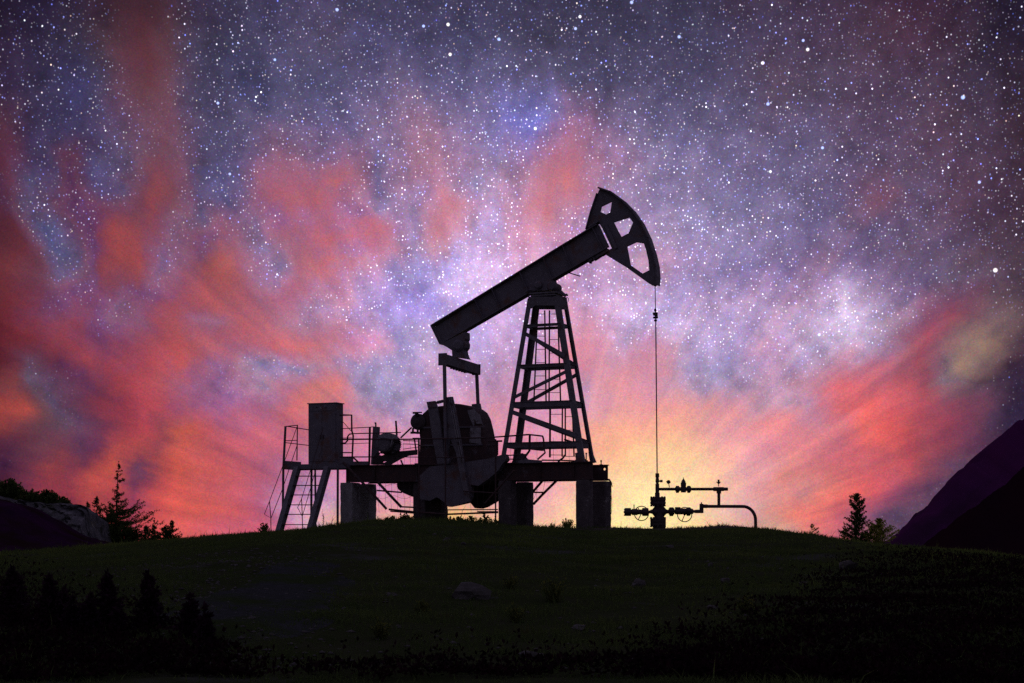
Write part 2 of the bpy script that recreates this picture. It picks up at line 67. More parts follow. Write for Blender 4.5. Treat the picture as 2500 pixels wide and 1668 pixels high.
BRIGHT = [
  (0.848, 14.224, 3.2, (1.0, 0.97, 1.0)),
  (17.040, 8.892, 4.5, (1.0, 0.97, 1.0)),
  (9.221, 14.875, 3.5, (0.40, 0.50, 1.0)),
  (6.049, 17.221, 3.5, (0.40, 0.50, 1.0)),
  (2.305, 17.569, 3.0, (0.40, 0.50, 1.0)),
  (4.337, 18.395, 3.5, (0.40, 0.50, 1.0)),
  (10.621, 16.617, 3.5, (1.0, 0.97, 1.0)),
  (9.032, 16.246, 3.5, (1.0, 0.97, 1.0)),
  (10.463, 16.920, 3.0, (0.40, 0.50, 1.0)),
  (15.959, 14.720, 4.0, (0.40, 0.50, 1.0)),
  (-2.320, 17.704, 3.5, (1.0, 0.97, 1.0)),
  (-2.246, 16.714, 3.5, (1.0, 0.97, 1.0)),
  (-0.476, 17.230, 3.2, (0.40, 0.50, 1.0)),
  (-6.329, 18.099, 3.2, (0.40, 0.50, 1.0)),
  (-3.211, 17.638, 3.0, (0.40, 0.50, 1.0)),
  (-8.553, 16.375, 2.8, (0.40, 0.50, 1.0)),
  (-10.564, 14.844, 3.0, (0.40, 0.50, 1.0)),
  (16.508, 11.884, 3.0, (0.40, 0.50, 1.0)),
  (9.308, 12.585, 2.8, (1.0, 0.97, 1.0)),
  (11.138, 13.320, 3.0, (0.40, 0.50, 1.0)),
  (-10.146, 12.471, 2.8, (0.40, 0.50, 1.0)),
  (11.023, 6.876, 3.2, (0.40, 0.50, 1.0)),
  (2.469, 17.958, 3.0, (1.0, 0.97, 1.0)),
]

AZ0, NAZ = 18.2, 53

def s2l(rgb):
    c = []
    for k in rgb:
        v = k / 255
        c.append(v / 12.92 if v <= 0.04045 else ((v + 0.055) / 1.055) ** 2.4)
    return c

world = bpy.data.worlds.new('World')
sc.world = world
world.use_nodes = True
NT = world.node_tree
NT.nodes.clear()

def nd(t, **kw):
    n = NT.nodes.new(t)
    for k, v in kw.items():
        setattr(n, k, v)
    return n

def put(sock, v):
    if isinstance(v, bpy.types.NodeSocket):
        NT.links.new(v, sock)
    elif v is not None:
        sock.default_value = v

def mth(op, a, b=None, c=None, clamp=False):
    n = nd('ShaderNodeMath', operation=op, use_clamp=clamp)
    put(n.inputs[0], a)
    put(n.inputs[1], b)
    put(n.inputs[2], c)
    return n.outputs[0]

def rng(v, a, b, c=0.0, d=1.0, smooth=False):
    n = nd('ShaderNodeMapRange', interpolation_type='SMOOTHSTEP' if smooth else 'LINEAR')
    put(n.inputs['Value'], v)
    put(n.inputs['From Min'], a); put(n.inputs['From Max'], b)
    put(n.inputs['To Min'], c); put(n.inputs['To Max'], d)
    return n.outputs['Result']

def mixc(f, a, b, mode='MIX'):
    n = nd('ShaderNodeMix', data_type='RGBA', blend_type=mode)
    put(n.inputs['Factor'], f)
    put(n.inputs['A'], a if isinstance(a, bpy.types.NodeSocket) else tuple(a) + (1,))
    put(n.inputs['B'], b if isinstance(b, bpy.types.NodeSocket) else tuple(b) + (1,))
    return n.outputs['Result']

def vec(op, a, b=None, scale=None):
    n = nd('ShaderNodeVectorMath', operation=op)
    put(n.inputs[0], a)
    if b is not None:
        put(n.inputs[1], b)
    if scale is not None:
        put(n.inputs['Scale'], scale)
    return n.outputs['Value'] if op == 'DOT_PRODUCT' else n.outputs['Vector']

tc = nd('ShaderNodeTexCoord').outputs['Generated']
D = vec('NORMALIZE', tc)
sx = nd('ShaderNodeSeparateXYZ'); put(sx.inputs[0], D)
dX, dY, dZ = sx.outputs
az = mth('ARCTAN2', dX, dY)
el = mth('ARCSINE', dZ)
def wnoise(scale, detail=4, rough=0.55, w=0.0, stretch=None):
    n = nd('ShaderNodeTexNoise', noise_dimensions='4D')
    put(n.inputs['Vector'], D if stretch is None else vec('MULTIPLY', D, stretch))
    put(n.inputs['W'], w)
    put(n.inputs['Scale'], scale); put(n.inputs['Detail'], detail); put(n.inputs['Roughness'], rough)
    return n
nw = wnoise(26, 6, 0.55, 1.7)
sw = nd('ShaderNodeSeparateColor'); put(sw.inputs[0], nw.outputs['Color'])
# wisps of thin cloud fanning up from the place where the sun went down
ax_ = mth('SUBTRACT', az, rad(1.5)); ay_ = mth('ADD', el, rad(2.4))
th_ = mth('ARCTAN2', ax_, ay_)
rr_ = mth('SQRT', mth('ADD', mth('MULTIPLY', ax_, ax_), mth('MULTIPLY', ay_, ay_)))
def fan(kt, kr, seed, rough=0.55):
    cv = nd('ShaderNodeCombineXYZ'); put(cv.inputs[0], mth('MULTIPLY', th_, kt)); put(cv.inputs[1], mth('MULTIPLY', rr_, kr)); cv.inputs[2].default_value = seed
    n = nd('ShaderNodeTexNoise', noise_dimensions='3D'); put(n.inputs['Vector'], vec('ADD', cv.outputs[0], vec('SCALE', nw.outputs['Color'], scale=0.5)))
    put(n.inputs['Scale'], 1.0); put(n.inputs['Detail'], 5); put(n.inputs['Roughness'], rough)
    return n.outputs['Fac']
wispn = fan(13.0, 12.0, 0.3)
push = mth('MULTIPLY', mth('SUBTRACT', wispn, 0.5), mth('MULTIPLY', mth('MULTIPLY', rng(rr_, 0.04, 0.16), mth('MINIMUM', rr_, 0.22)), 0.20))
azw = mth('ADD', mth('ADD', az, mth('MULTIPLY', mth('SUBTRACT', sw.outputs[0], 0.5), 0.018)), mth('MULTIPLY', mth('SINE', th_), push))
elw = mth('ADD', mth('ADD', el, mth('MULTIPLY', mth('SUBTRACT', sw.outputs[1], 0.5), 0.018)), mth('MULTIPLY', mth('COSINE', th_), push))
tt = rng(azw, -rad(AZ0), rad(AZ0), 0.0, 52.0)

def rowgroup(k, cols, e0, e1):
    """one row of sky colour as a node group: (t, elevation, colour below) -> colour"""
    g = bpy.data.node_groups.new('sky_row', 'ShaderNodeTree')
    for nm, ty in (('t', 'NodeSocketFloat'), ('e', 'NodeSocketFloat'), ('below', 'NodeSocketColor')):
        g.interface.new_socket(nm, in_out='INPUT', socket_type=ty)
    g.interface.new_socket('colour', in_out='OUTPUT', socket_type='NodeSocketColor')
    rr = []
    for part in (cols[:29], cols[24:]):
        n = g.nodes.new('ShaderNodeValToRGB')
        cr = n.color_ramp
        cr.interpolation = 'LINEAR'
        while len(cr.elements) < 29:
            cr.elements.new(0.5)
        for i, c in enumerate(part):
            cr.elements[i].position = i / 28
        for i, c in enumerate(part):
            cr.elements[i].color = (*c, 1)
        rr.append(n)
    gi = g.nodes.new('NodeGroupInput'); go = g.nodes.new('NodeGroupOutput')
    L = g.links.new
    def m(op, a, b, c=None):
        n = g.nodes.new('ShaderNodeMath'); n.operation = op
        for i, v in enumerate((a, b, c)):
            if v is None: continue
            if isinstance(v, bpy.types.NodeSocket): L(v, n.inputs[i])
            else: n.inputs[i].default_value = v
        return n.outputs[0]
    # the rows are evaluated one after the other, to keep the shader's stack small
    q = g.nodes.new('ShaderNodeSeparateColor'); L(gi.outputs['below'], q.inputs[0])
    tk = m('MULTIPLY_ADD', q.outputs[0], 1e-9, gi.outputs['t'])
    ek = m('MULTIPLY_ADD', q.outputs[0], 1e-9, gi.outputs['e'])
    L(m('DIVIDE', tk, 28.0), rr[0].inputs['Fac'])
    L(m('DIVIDE', m('SUBTRACT', tk, 24.0), 28.0), rr[1].inputs['Fac'])
    def mr(v, a, b):
        n = g.nodes.new('ShaderNodeMapRange'); L(v, n.inputs['Value'])
        n.inputs['From Min'].default_value = a; n.inputs['From Max'].default_value = b
        return n.outputs['Result']
    def mx(f, a, b):
        n = g.nodes.new('ShaderNodeMix'); n.data_type = 'RGBA'
        L(f, n.inputs['Factor']); L(a, n.inputs['A']); L(b, n.inputs['B'])
        return n.outputs['Result']
    c = mx(mr(tk, 25.0, 27.0), rr[0].outputs['Color'], rr[1].outputs['Color'])
    L(mx(mr(ek, e0, e1), gi.outputs['below'], c), go.inputs[0])
    return g

groups = []
pe = rad(-2)
for k, (e, line) in enumerate(SKY):
    groups.append(rowgroup(k, [s2l(line[i * 3:i * 3 + 3]) for i in range(NAZ)], pe, rad(e)))
    pe = rad(e)
skyc = None
for g in groups:
    n = nd('ShaderNodeGroup', node_tree=g)
    put(n.inputs['t'], tt); put(n.inputs['e'], elw)
    if skyc is not None:
        put(n.inputs['below'], skyc)
    skyc = n.outputs[0]
# the sky away from the afterglow: brightened out of view as fill light
dark = mixc(rng(el, rad(0), rad(60), smooth=True), s2l((92, 90, 102)), s2l((96, 94, 112)))
skyc = mixc(rng(mth('ABSOLUTE', az), rad(17.5), rad(60), smooth=True), skyc, dark)
skyc = mixc(rng(el, rad(18.2), rad(50), smooth=True), skyc, s2l((96, 92, 114)))  # overhead sky, raised as fill too
wisp = rng(fan(17.0, 9.0, 7.1, 0.6), 0.34, 0.66)
wcol = mixc(wisp, (0.74, 0.80, 0.98), (1.20, 1.08, 1.02))
wamt = mth('MULTIPLY', rng(el, rad(17), rad(7), 0.12, 0.9), rng(rr_, 0.05, 0.20, 0.05, 1.0))
skyc = mixc(wamt, skyc, mixc(1.0, skyc, wcol, 'MULTIPLY'))
skyc = mixc(1.0, skyc, mixc(rng(el, rad(1.5), rad(8)), (1.10, 1.05, 0.99), (0.98, 0.865, 1.04)), 'MULTIPLY')
ss2 = nd('ShaderNodeSeparateColor'); put(ss2.inputs[0], skyc)
redm = rng(mth('DIVIDE', ss2.outputs[2], mth('ADD', ss2.outputs[0], 0.002)), 0.75, 0.3, smooth=True)
redm = mth('MULTIPLY', redm, rng(az, rad(3), rad(-6), 0.25, 1.0))
skyc = mixc(redm, skyc, mixc(1.0, skyc, (0.76, 0.78, 0.90), 'MULTIPLY'))
hs = nd('ShaderNodeHueSaturation'); put(hs.inputs['Saturation'], rng(el, rad(3), rad(9), 0.96, 0.92)); put(hs.inputs['Color'], skyc)
skyc = hs.outputs[0]
skyc = mixc(rng(el, rad(-1.2), rad(-6), smooth=True), skyc, s2l((12, 10, 16)))
# thin places in the red cloud, where the violet sky comes through
s0 = nd('ShaderNodeSeparateColor'); put(s0.inputs[0], skyc)
isred = rng(mth('DIVIDE', s0.outputs[2], mth('ADD', s0.outputs[0], 0.002)), 0.8, 0.4, smooth=True)
gaps_ = rng(wnoise(17, 5, 0.6, 31.0).outputs['Fac'], 0.50, 0.66, smooth=True)
gm = mth('MULTIPLY', mth('MULTIPLY', isred, gaps_), mth('MULTIPLY', rng(az, rad(2), rad(-4), 0.2, 0.8), rng(el, rad(2), rad(5))))
skyc = mixc(gm, skyc, mixc(1.0, skyc, (0.66, 1.02, 1.75), 'MULTIPLY'))
# mottling of the star clouds and of the thin red cloud
ss = nd('ShaderNodeSeparateColor'); put(ss.inputs[0], skyc)
R_, G_, B_ = ss.outputs
ratio = mth('DIVIDE', B_, mth('ADD', R_, 0.002))
clear = rng(ratio, 0.52, 1.0, smooth=True)          # where no red cloud hides the stars
mot = wnoise(75, 6, 0.65, 4.2).outputs['Fac']
motf = rng(mot, 0.32, 0.68, 0.78, 1.24)
mote = mth('ADD', 1.0, mth('MULTIPLY', mth('SUBTRACT', motf, 1.0), mth('ADD', 0.35, mth('MULTIPLY', clear, 0.9))))
skyc = mixc(1.0, skyc, mote, 'MULTIPLY')
# luminance of the sky glow, for the density of faint stars
lum = mth('ADD', mth('MULTIPLY', R_, 0.35), mth('ADD', mth('MULTIPLY', G_, 0.45), mth('MULTIPLY', B_, 0.2)))

STARD = vec('MULTIPLY', D, (1.0, 1.0, 0.85))
def stars(scale, rad_, thr, power, amp, seed, tint=True):
    v = nd('ShaderNodeTexVoronoi', voronoi_dimensions='3D', feature='F1')
    put(v.inputs['Vector'], vec('ADD', STARD, (seed, seed * 0.37, -seed)))
    put(v.inputs['Scale'], scale)
    s = nd('ShaderNodeSeparateColor'); put(s.inputs[0], v.outputs['Color'])
    b = mth('POWER', rng(s.outputs[0], thr, 1.0), power)
    d = rng(v.outputs['Distance'], rad_, rad_ * 0.15)
    f = mth('MULTIPLY', mth('MULTIPLY', d, d), mth('MULTIPLY', b, amp))
    if not tint:
        return f, None
    r = nd('ShaderNodeValToRGB'); cr = r.color_ramp
    pts = [(0.0, (0.16, 0.20, 1.0)), (0.3, (0.35, 0.42, 1.0)), (0.5, (0.9, 0.85, 1.0)), (0.85, (0.75, 0.75, 1.0)), (1.0, (1.0, 0.70, 0.5))]
    while len(cr.elements) < len(pts):
        cr.elements.new(0.5)
    for i, (p, c) in enumerate(pts):
        cr.elements[i].position = p; cr.elements[i].color = (*c, 1)
    put(r.inputs['Fac'], s.outputs[1])
    return f, r.outputs['Color']

glow = rng(el, rad(4.5), rad(10.5), 0.12, 1.0)
def addstars(base, scale, r, thr, pw, amp, seed, mask):
    f, c = stars(scale, r, thr, pw, amp, seed)
    f = mth('MULTIPLY', f, mask)
    return mixc(1.0, base, vec('SCALE', c, scale=f), 'ADD')
clump = rng(wnoise(16, 4, 0.65, 8.8).outputs['Fac'], 0.40, 0.62, 0.15, 1.35)
m_dust = mth('MULTIPLY', mth('MULTIPLY', clear, glow), mth('ADD', 0.10, mth('MULTIPLY', lum, 2.0)))
m_mid = mth('MULTIPLY', mth('MULTIPLY', clear, glow), clump)
edge = mth('MULTIPLY', rng(az, rad(-20), rad(-3), 0.55, 1.0), rng(az, rad(19), rad(9), 0.3, 1.0))
m_big = mth('MULTIPLY', mth('MULTIPLY', clear, rng(el, rad(7), rad(13), 0.12, 1.0)), edge)
skyc = addstars(skyc, 560, 0.36, 0.0, 2.2, 5.5, 3.1, m_dust)
skyc = addstars(skyc, 330, 0.24, 0.15, 2.6, 4.2, 7.7, m_mid)
skyc = addstars(skyc, 165, 0.105, 0.30, 2.2, 5.0, 1.3, m_mid)
skyc = addstars(skyc, 66, 0.047, 0.3, 2.2, 6.5, 5.9, m_big)

# the few brightest stars, by azimuth and elevation (degrees), radius and colour
for a_, e_, r_, c_ in BRIGHT:
    A, E = rad(a_), rad(e_)
    dv = (math.sin(A) * math.cos(E), math.cos(A) * math.cos(E), math.sin(E))
    dd = vec('DOT_PRODUCT', D, dv)
    w = 1 - math.cos(r_ * 0.00027)
    f = rng(dd, 1 - w * 1.9, 1 - w * 0.3)
    skyc = mixc(1.0, skyc, vec('SCALE', tuple(c_), scale=mth('MULTIPLY', mth('MULTIPLY', f, f), 1.5)), 'ADD')

# unresolved star grain
wn = nd('ShaderNodeTexWhiteNoise', noise_dimensions='3D')
put(wn.inputs['Vector'], vec('FLOOR', vec('SCALE', D, scale=1500.0)))
gr = nd('ShaderNodeMix', data_type='VECTOR')
put(gr.inputs['Factor'], 0.17)
put(gr.inputs['A'], (1.0, 1.0, 1.0))
put(gr.inputs['B'], vec('SCALE', wn.outputs['Color'], scale=2.0))
skyc = mixc(1.0, skyc, gr.outputs['Result'], 'MULTIPLY')
bg = nd('ShaderNodeBackground')
put(bg.inputs['Color'], skyc)
put(bg.inputs['Strength'], 1.0)
wo = nd('ShaderNodeOutputWorld')
put(wo.inputs[0], bg.outputs[0])
world.cycles.sampling_method = 'MANUAL'
world.cycles.sample_map_resolution = 512

# ------------------------------------------------------------------ the last sun, just over the ridge behind the well
sun = bpy.data.lights.new('sun', 'SUN')
sun.energy = 0.45
sun.color = (1.0, 0.72, 0.38)
sun.angle = rad(4)
suno = bpy.data.objects.new('sun', sun)
COL.objects.link(suno)
SAZ, SEL = rad(4.6), rad(2.6)
suno.rotation_euler = Vector((math.sin(SAZ) * math.cos(SEL), math.cos(SAZ) * math.cos(SEL), math.sin(SEL))).to_track_quat('Z', 'Y').to_euler()
suno.location = (10, 120, 30)

# ------------------------------------------------------------------ materials
def material(name, c1, c2, scale=6.0, rough=0.7, c3=None, scale3=2.0, t3=(0.5, 0.62), metal=0.0, bump=0.0, bscale=30.0, trans=None, spec=0.3, w=0.0):
    m = bpy.data.materials.new(name)
    m.use_nodes = True
    t = m.node_tree
    b = t.nodes['Principled BSDF']
    o = t.nodes['Material Output']
    co = t.nodes.new('ShaderNodeTexCoord').outputs['Object']
    def noise(s, d=5, r=0.6, ww=0.0):
        n = t.nodes.new('ShaderNodeTexNoise'); n.noise_dimensions = '4D'
        t.links.new(co, n.inputs['Vector'])
        n.inputs['Scale'].default_value = s; n.inputs['Detail'].default_value = d
        n.inputs['Roughness'].default_value = r; n.inputs['W'].default_value = ww + w
        return n.outputs['Fac']
    def mix(f, a, bb):
        n = t.nodes.new('ShaderNodeMix'); n.data_type = 'RGBA'
        for s, v in (('Factor', f), ('A', a), ('B', bb)):
            if isinstance(v, bpy.types.NodeSocket): t.links.new(v, n.inputs[s])
            else: n.inputs[s].default_value = (*v, 1) if isinstance(v, tuple) else v
        return n.outputs['Result']
    def mr(v, a, bb, c=0.0, d=1.0):
        n = t.nodes.new('ShaderNodeMapRange'); t.links.new(v, n.inputs['Value'])
        n.inputs['From Min'].default_value = a; n.inputs['From Max'].default_value = bb
        n.inputs['To Min'].default_value = c; n.inputs['To Max'].default_value = d
        return n.outputs['Result']
    col = mix(mr(noise(scale), 0.35, 0.65), c1, c2)
    if c3:
        col = mix(mr(noise(scale3, 6, 0.65, 5.0), *t3), col, c3)
    t.links.new(col, b.inputs['Base Color'])
    t.links.new(mr(noise(scale * 2, 3, 0.5, 2.0), 0.3, 0.7, max(0.05, rough - 0.12), min(1, rough + 0.12)), b.inputs['Roughness'])
    b.inputs['Metallic'].default_value = metal
    b.inputs['Specular IOR Level'].default_value = spec
    if bump:
        n = t.nodes.new('ShaderNodeBump'); n.inputs['Strength'].default_value = bump; n.inputs['Distance'].default_value = 0.03
        t.links.new(noise(bscale, 6, 0.6, 9.0), n.inputs['Height']); t.links.new(n.outputs[0], b.inputs['Normal'])
    if trans:
        tr = t.nodes.new('ShaderNodeBsdfTranslucent')
        t.links.new(col, tr.inputs['Color'])
        mx = t.nodes.new('ShaderNodeMixShader'); mx.inputs[0].default_value = trans
        t.links.new(b.outputs[0], mx.inputs[1]); t.links.new(tr.outputs[0], mx.inputs[2])
        t.links.new(mx.outputs[0], o.inputs['Surface'])
    return m

M = {}
M['steel'] = material('dark_painted_steel', (.10, .092, .108), (.14, .128, .148), 4, .55, (.12, .06, .045), 1.6, (.52, .64), bump=.12)
M['rust'] = material('rusty_steel', (.070, .036, .032), (.045, .030, .032), 5, .75, (.11, .10, .11), 2.4, (.58, .66), bump=.2)
M['grey'] = material('weathered_grey_steel', (.155, .145, .160), (.105, .098, .11), 5, .6, (.07, .035, .026), 2.2, (.55, .66), bump=.12)
M['pale'] = material('pale_worn_paint', (.26, .25, .26), (.17, .16, .17), 7, .6, (.06, .04, .035), 3, (.55, .62))
M['black'] = material('black_oily_iron', (.035, .028, .03), (.055, .04, .04), 9, .5, bump=.2)
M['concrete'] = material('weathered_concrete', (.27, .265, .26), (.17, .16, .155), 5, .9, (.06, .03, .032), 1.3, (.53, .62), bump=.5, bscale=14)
M['stained_shaded'] = material('stained_shaded_concrete', (.10, .085, .085), (.055, .045, .047), 3, .9, (.24, .23, .22), 2.2, (.57, .62), bump=.5, bscale=14)  # darker copy: stains, plus the shade of the unlit piers put into colour
M['rock'] = material('grey_rock', (.16, .155, .16), (.055, .055, .058), 3, .9, (.035, .04, .025), 1.8, (.55, .68), bump=.7, bscale=9, spec=.05)
M['stone'] = material('field_stone', (.095, .092, .085), (.06, .056, .052), 6, .9, bump=.4, bscale=20, spec=.05)
M['soil'] = material('turf_and_soil', (.026, .036, .012), (.038, .042, .022), 1.3, .95, (.060, .062, .058), .55, (.56, .68), bump=.8, bscale=7, spec=0.0)
M['grass'] = material('grass_blades', (.054, .088, .022), (.092, .126, .036), .9, .8, (.070, .068, .024), 1.7, (.56, .7), trans=.45, spec=.1)
M['leaf'] = material('broad_leaves', (.07, .10, .02), (.14, .15, .03), 5, .7, trans=.55, spec=.15)
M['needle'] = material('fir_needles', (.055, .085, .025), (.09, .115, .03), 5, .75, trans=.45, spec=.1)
M['yneedle'] = material('yellow_green_needles', (.22, .26, .04), (.32, .31, .05), 5, .75, trans=.6, spec=.1)
M['bark'] = material('grey_bark', (.09, .08, .07), (.05, .042, .036), 12, .9, bump=.3)
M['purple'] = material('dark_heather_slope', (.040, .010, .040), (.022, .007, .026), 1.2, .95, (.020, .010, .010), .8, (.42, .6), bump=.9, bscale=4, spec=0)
M['heather'] = material('dark_red_shade_cover', (.020, .004, .008), (.008, .003, .006), 3, .95, spec=.05)  # shade of the lower slope put into the colour of low shrubs
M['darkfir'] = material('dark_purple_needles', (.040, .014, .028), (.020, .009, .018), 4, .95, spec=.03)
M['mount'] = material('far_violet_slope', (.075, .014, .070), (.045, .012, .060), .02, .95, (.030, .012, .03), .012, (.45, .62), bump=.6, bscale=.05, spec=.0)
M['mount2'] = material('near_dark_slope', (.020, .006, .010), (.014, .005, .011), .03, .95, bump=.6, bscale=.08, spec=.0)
M['mud'] = material('trodden_earth', (.075, .062, .055), (.045, .036, .034), 2, .95, (.08, .075, .07), 3, (.58, .66), bump=.8, bscale=9, spec=0)

# ------------------------------------------------------------------ builders
class MB:
    def __init__(s):
        s.v = []; s.f = []
    def add(s, vs, fs):
        n = len(s.v); s.v += [tuple(v) for v in vs]; s.f += [tuple(i + n for i in f) for f in fs]
    def box(s, c, d, rot=None):
        vs = []
        for x in (-.5, .5):
            for y in (-.5, .5):
                for z in (-.5, .5):
                    p = Vector((x * d[0], y * d[1], z * d[2]))
                    if rot is not None: p = rot @ p
                    vs.append(p + Vector(c))
        s.add(vs, [(0, 1, 3, 2), (4, 6, 7, 5), (0, 4, 5, 1), (2, 3, 7, 6), (0, 2, 6, 4), (1, 5, 7, 3)])
    def bar(s, p, q, w, h, up=(0, 1, 0)):
        """square section bar from p to q; w across (along up), h in the other way"""
        p = Vector(p); q = Vector(q); d = (q - p).normalized()
        a = Vector(up); a = (a - d * a.dot(d))
        if a.length < 1e-4: a = Vector((1, 0, 0)) - d * d.x
        a.normalize(); b = d.cross(a)
        vs = [e + a * (i * w / 2) + b * (j * h / 2) for e in (p, q) for i, j in ((-1, -1), (1, -1), (1, 1), (-1, 1))]
        s.add(vs, [(3, 2, 1, 0), (4, 5, 6, 7), (0, 1, 5, 4), (1, 2, 6, 5), (2, 3, 7, 6), (3, 0, 4, 7)])
    def tube(s, pts, r, n=8, r2=None, caps=True):
        pts = [Vector(p) for p in pts]; k = len(pts)
        vs = []; prev = None
        for i, p in enumerate(pts):
            d = (pts[min(i + 1, k - 1)] - pts[max(i - 1, 0)]).normalized()
            if prev is None:
                a = Vector((0, 0, 1)) if abs(d.z) < .9 else Vector((1, 0, 0))
            else: a = prev
            a = (a - d * a.dot(d)).normalized(); prev = a; b = d.cross(a)
            rr = r if r2 is None else r + (r2 - r) * i / (k - 1)
            if isinstance(r, (list, tuple)): rr = r[i]
            vs += [p + (a * math.cos(t * 2 * math.pi / n) + b * math.sin(t * 2 * math.pi / n)) * rr for t in range(n)]
        fs = []
        for i in range(k - 1):
            for t in range(n):
                u = (t + 1) % n
                fs.append((i * n + t, i * n + u, (i + 1) * n + u, (i + 1) * n + t))
        if caps: fs += [tuple(range(n))[::-1], tuple((k - 1) * n + t for t in range(n))]
        s.add(vs, fs)
    def lathe(s, p, axis, prof, n=16):
        """profile [(distance along axis, radius)...] round an axis from p"""
        axis = Vector(axis).normalized(); p = Vector(p)
        a = Vector((0, 0, 1)) if abs(axis.z) < .9 else Vector((1, 0, 0))
        a = (a - axis * a.dot(axis)).normalized(); b = axis.cross(a); vs = []
        for d, r in prof:
            vs += [p + axis * d + (a * math.cos(t * 2 * math.pi / n) + b * math.sin(t * 2 * math.pi / n)) * max(r, 1e-4) for t in range(n)]
        fs = []
        for i in range(len(prof) - 1):
            for t in range(n):
                u = (t + 1) % n
                fs.append((i * n + t, i * n + u, (i + 1) * n + u, (i + 1) * n + t))
        fs += [tuple(range(n))[::-1], tuple((len(prof) - 1) * n + t for t in range(n))]
        s.add(vs, fs)
    def ring(s, c, axis, R, r, n=28, m=6):
        axis = Vector(axis).normalized(); c = Vector(c)
        a = Vector((0, 0, 1)) if abs(axis.z) < .9 else Vector((1, 0, 0))
        a = (a - axis * a.dot(axis)).normalized(); b = axis.cross(a); vs = []
        for i in range(n):
            t = 2 * math.pi * i / n; e = a * math.cos(t) + b * math.sin(t)
            for j in range(m):
                u = 2 * math.pi * j / m
                vs.append(c + e * (R + r * math.cos(u)) + axis * (r * math.sin(u)))
        s.add(vs, [(i * m + j, ((i + 1) % n) * m + j, ((i + 1) % n) * m + (j + 1) % m, i * m + (j + 1) % m) for i in range(n) for j in range(m)])
    def prism(s, poly, v0, v1, holes=()):
        """outline [(u,z)...] extruded from v0 to v1, with holes"""
        loops = [list(poly)] + [list(h) for h in holes]
        flat = [p for l in loops for p in l]
        tris = tessellate_polygon([[Vector((a, b, 0)) for a, b in l] for l in loops])
        n = len(flat)
        vs = [(a, v0, b) for a, b in flat] + [(a, v1, b) for a, b in flat]
        fs = [tuple(t) for t in tris] + [tuple(i + n for i in reversed(t)) for t in tris]
        o = 0
        for l in loops:
            k = len(l)
            for i in range(k):
                j = (i + 1) % k
                fs.append((o + i, o + j, n + o + j, n + o + i))
            o += k
        s.add(vs, fs)
    def build(s, name, mat, parent=None, off=None, smooth=False, rough=0.0, sub=0, bevel=0.0):
        o3 = Vector(off) if off is not None else (OFF[parent.name] if parent is not None else Vector((0, 0, 0)))
        me = bpy.data.meshes.new(name)
        me.from_pydata([tuple(Vector(v) - o3) for v in s.v], [], s.f)
        bm = bmesh.new(); bm.from_mesh(me)
        bmesh.ops.recalc_face_normals(bm, faces=bm.faces)
        if sub:
            bmesh.ops.subdivide_edges(bm, edges=bm.edges, cuts=sub, use_grid_fill=True)
        if rough:
            for v in bm.verts:
                k = v.co * 2.3
                v.co += Vector((mnoise.noise(k), mnoise.noise(k + Vector((7, 3, 1))), mnoise.noise(k + Vector((1, 9, 4))))) * rough
                k = v.co * 9
                v.co += Vector((mnoise.noise(k), mnoise.noise(k + Vector((7, 3, 1))), mnoise.noise(k + Vector((1, 9, 4))))) * rough * .6
        if bevel:
            bmesh.ops.bevel(bm, geom=[e for e in bm.edges if e.is_manifold and e.calc_face_angle(0) > .6], offset=bevel, segments=1, affect='EDGES')
        bm.to_mesh(me); bm.free()
        me.materials.append(M[mat] if isinstance(mat, str) else mat)
        if smooth:
            for p in me.polygons: p.use_smooth = True
        o = bpy.data.objects.new(name, me); COL.objects.link(o)
        if parent is not None:
            o.parent = parent
            OFF[o.name] = o3
        return o

OFF = {}
PSI = rad(22)
F = 3850.0
J0 = (1.216, 52.0)
cP, sP = math.cos(PSI), math.sin(PSI)

def l2w(u, v):
    return J0[0] + u * cP + v * sP, J0[1] - u * sP + v * cP

def pt(sx_, sy_, v):
    """the point of the machine's own vertical plane v that the photograph shows at (sx, sy)"""
    a = (sx_ - 1250) / F; b = (1290 - sy_) / F
    t = (v + J0[0] * sP + J0[1] * cP) / (a * sP + cP)
    u = (a * t - J0[0]) * cP - (t - J0[1]) * sP
    return (u, EYE + b * t)
REG = {1: (1020, 430, 3.3355), 2: (1180, 680, 3.0156), 3: (620, 950, 4.1275), 4: (880, 950, 4.1275), 5: (1150, 1030, 5.2275)}
def P(r, x, y, v):
    a, b, s = REG[r]
    u, z = pt(a + x / s, b + y / s, v)
    return Vector((u, v, z))
def PL(r, pts, v):
    return [(p.x, p.z) for p in (P(r, x, y, v) for x, y in pts)]

def tag(o, label=None, cat=None, group=None, kind=None):
    if label: o['label'] = label
    if cat: o['category'] = cat
    if group: o['group'] = group
    if kind: o['kind'] = kind
    return o

def thing(name, label, cat, local=None, world_=None, group=None):
    """an Empty at the thing's base; parts are given in machine coordinates (local) or world ones"""
    o = bpy.data.objects.new(name, None); COL.objects.link(o)
    o.empty_display_size = .3
    if local is not None:
        x, y = l2w(local[0], local[1]); o.location = (x, y, local[2]); o.rotation_euler = (0, 0, -PSI)
        OFF[o.name] = Vector(local)
    else:
        o.location = world_; OFF[o.name] = Vector(world_)
    return tag(o, label, cat, group)

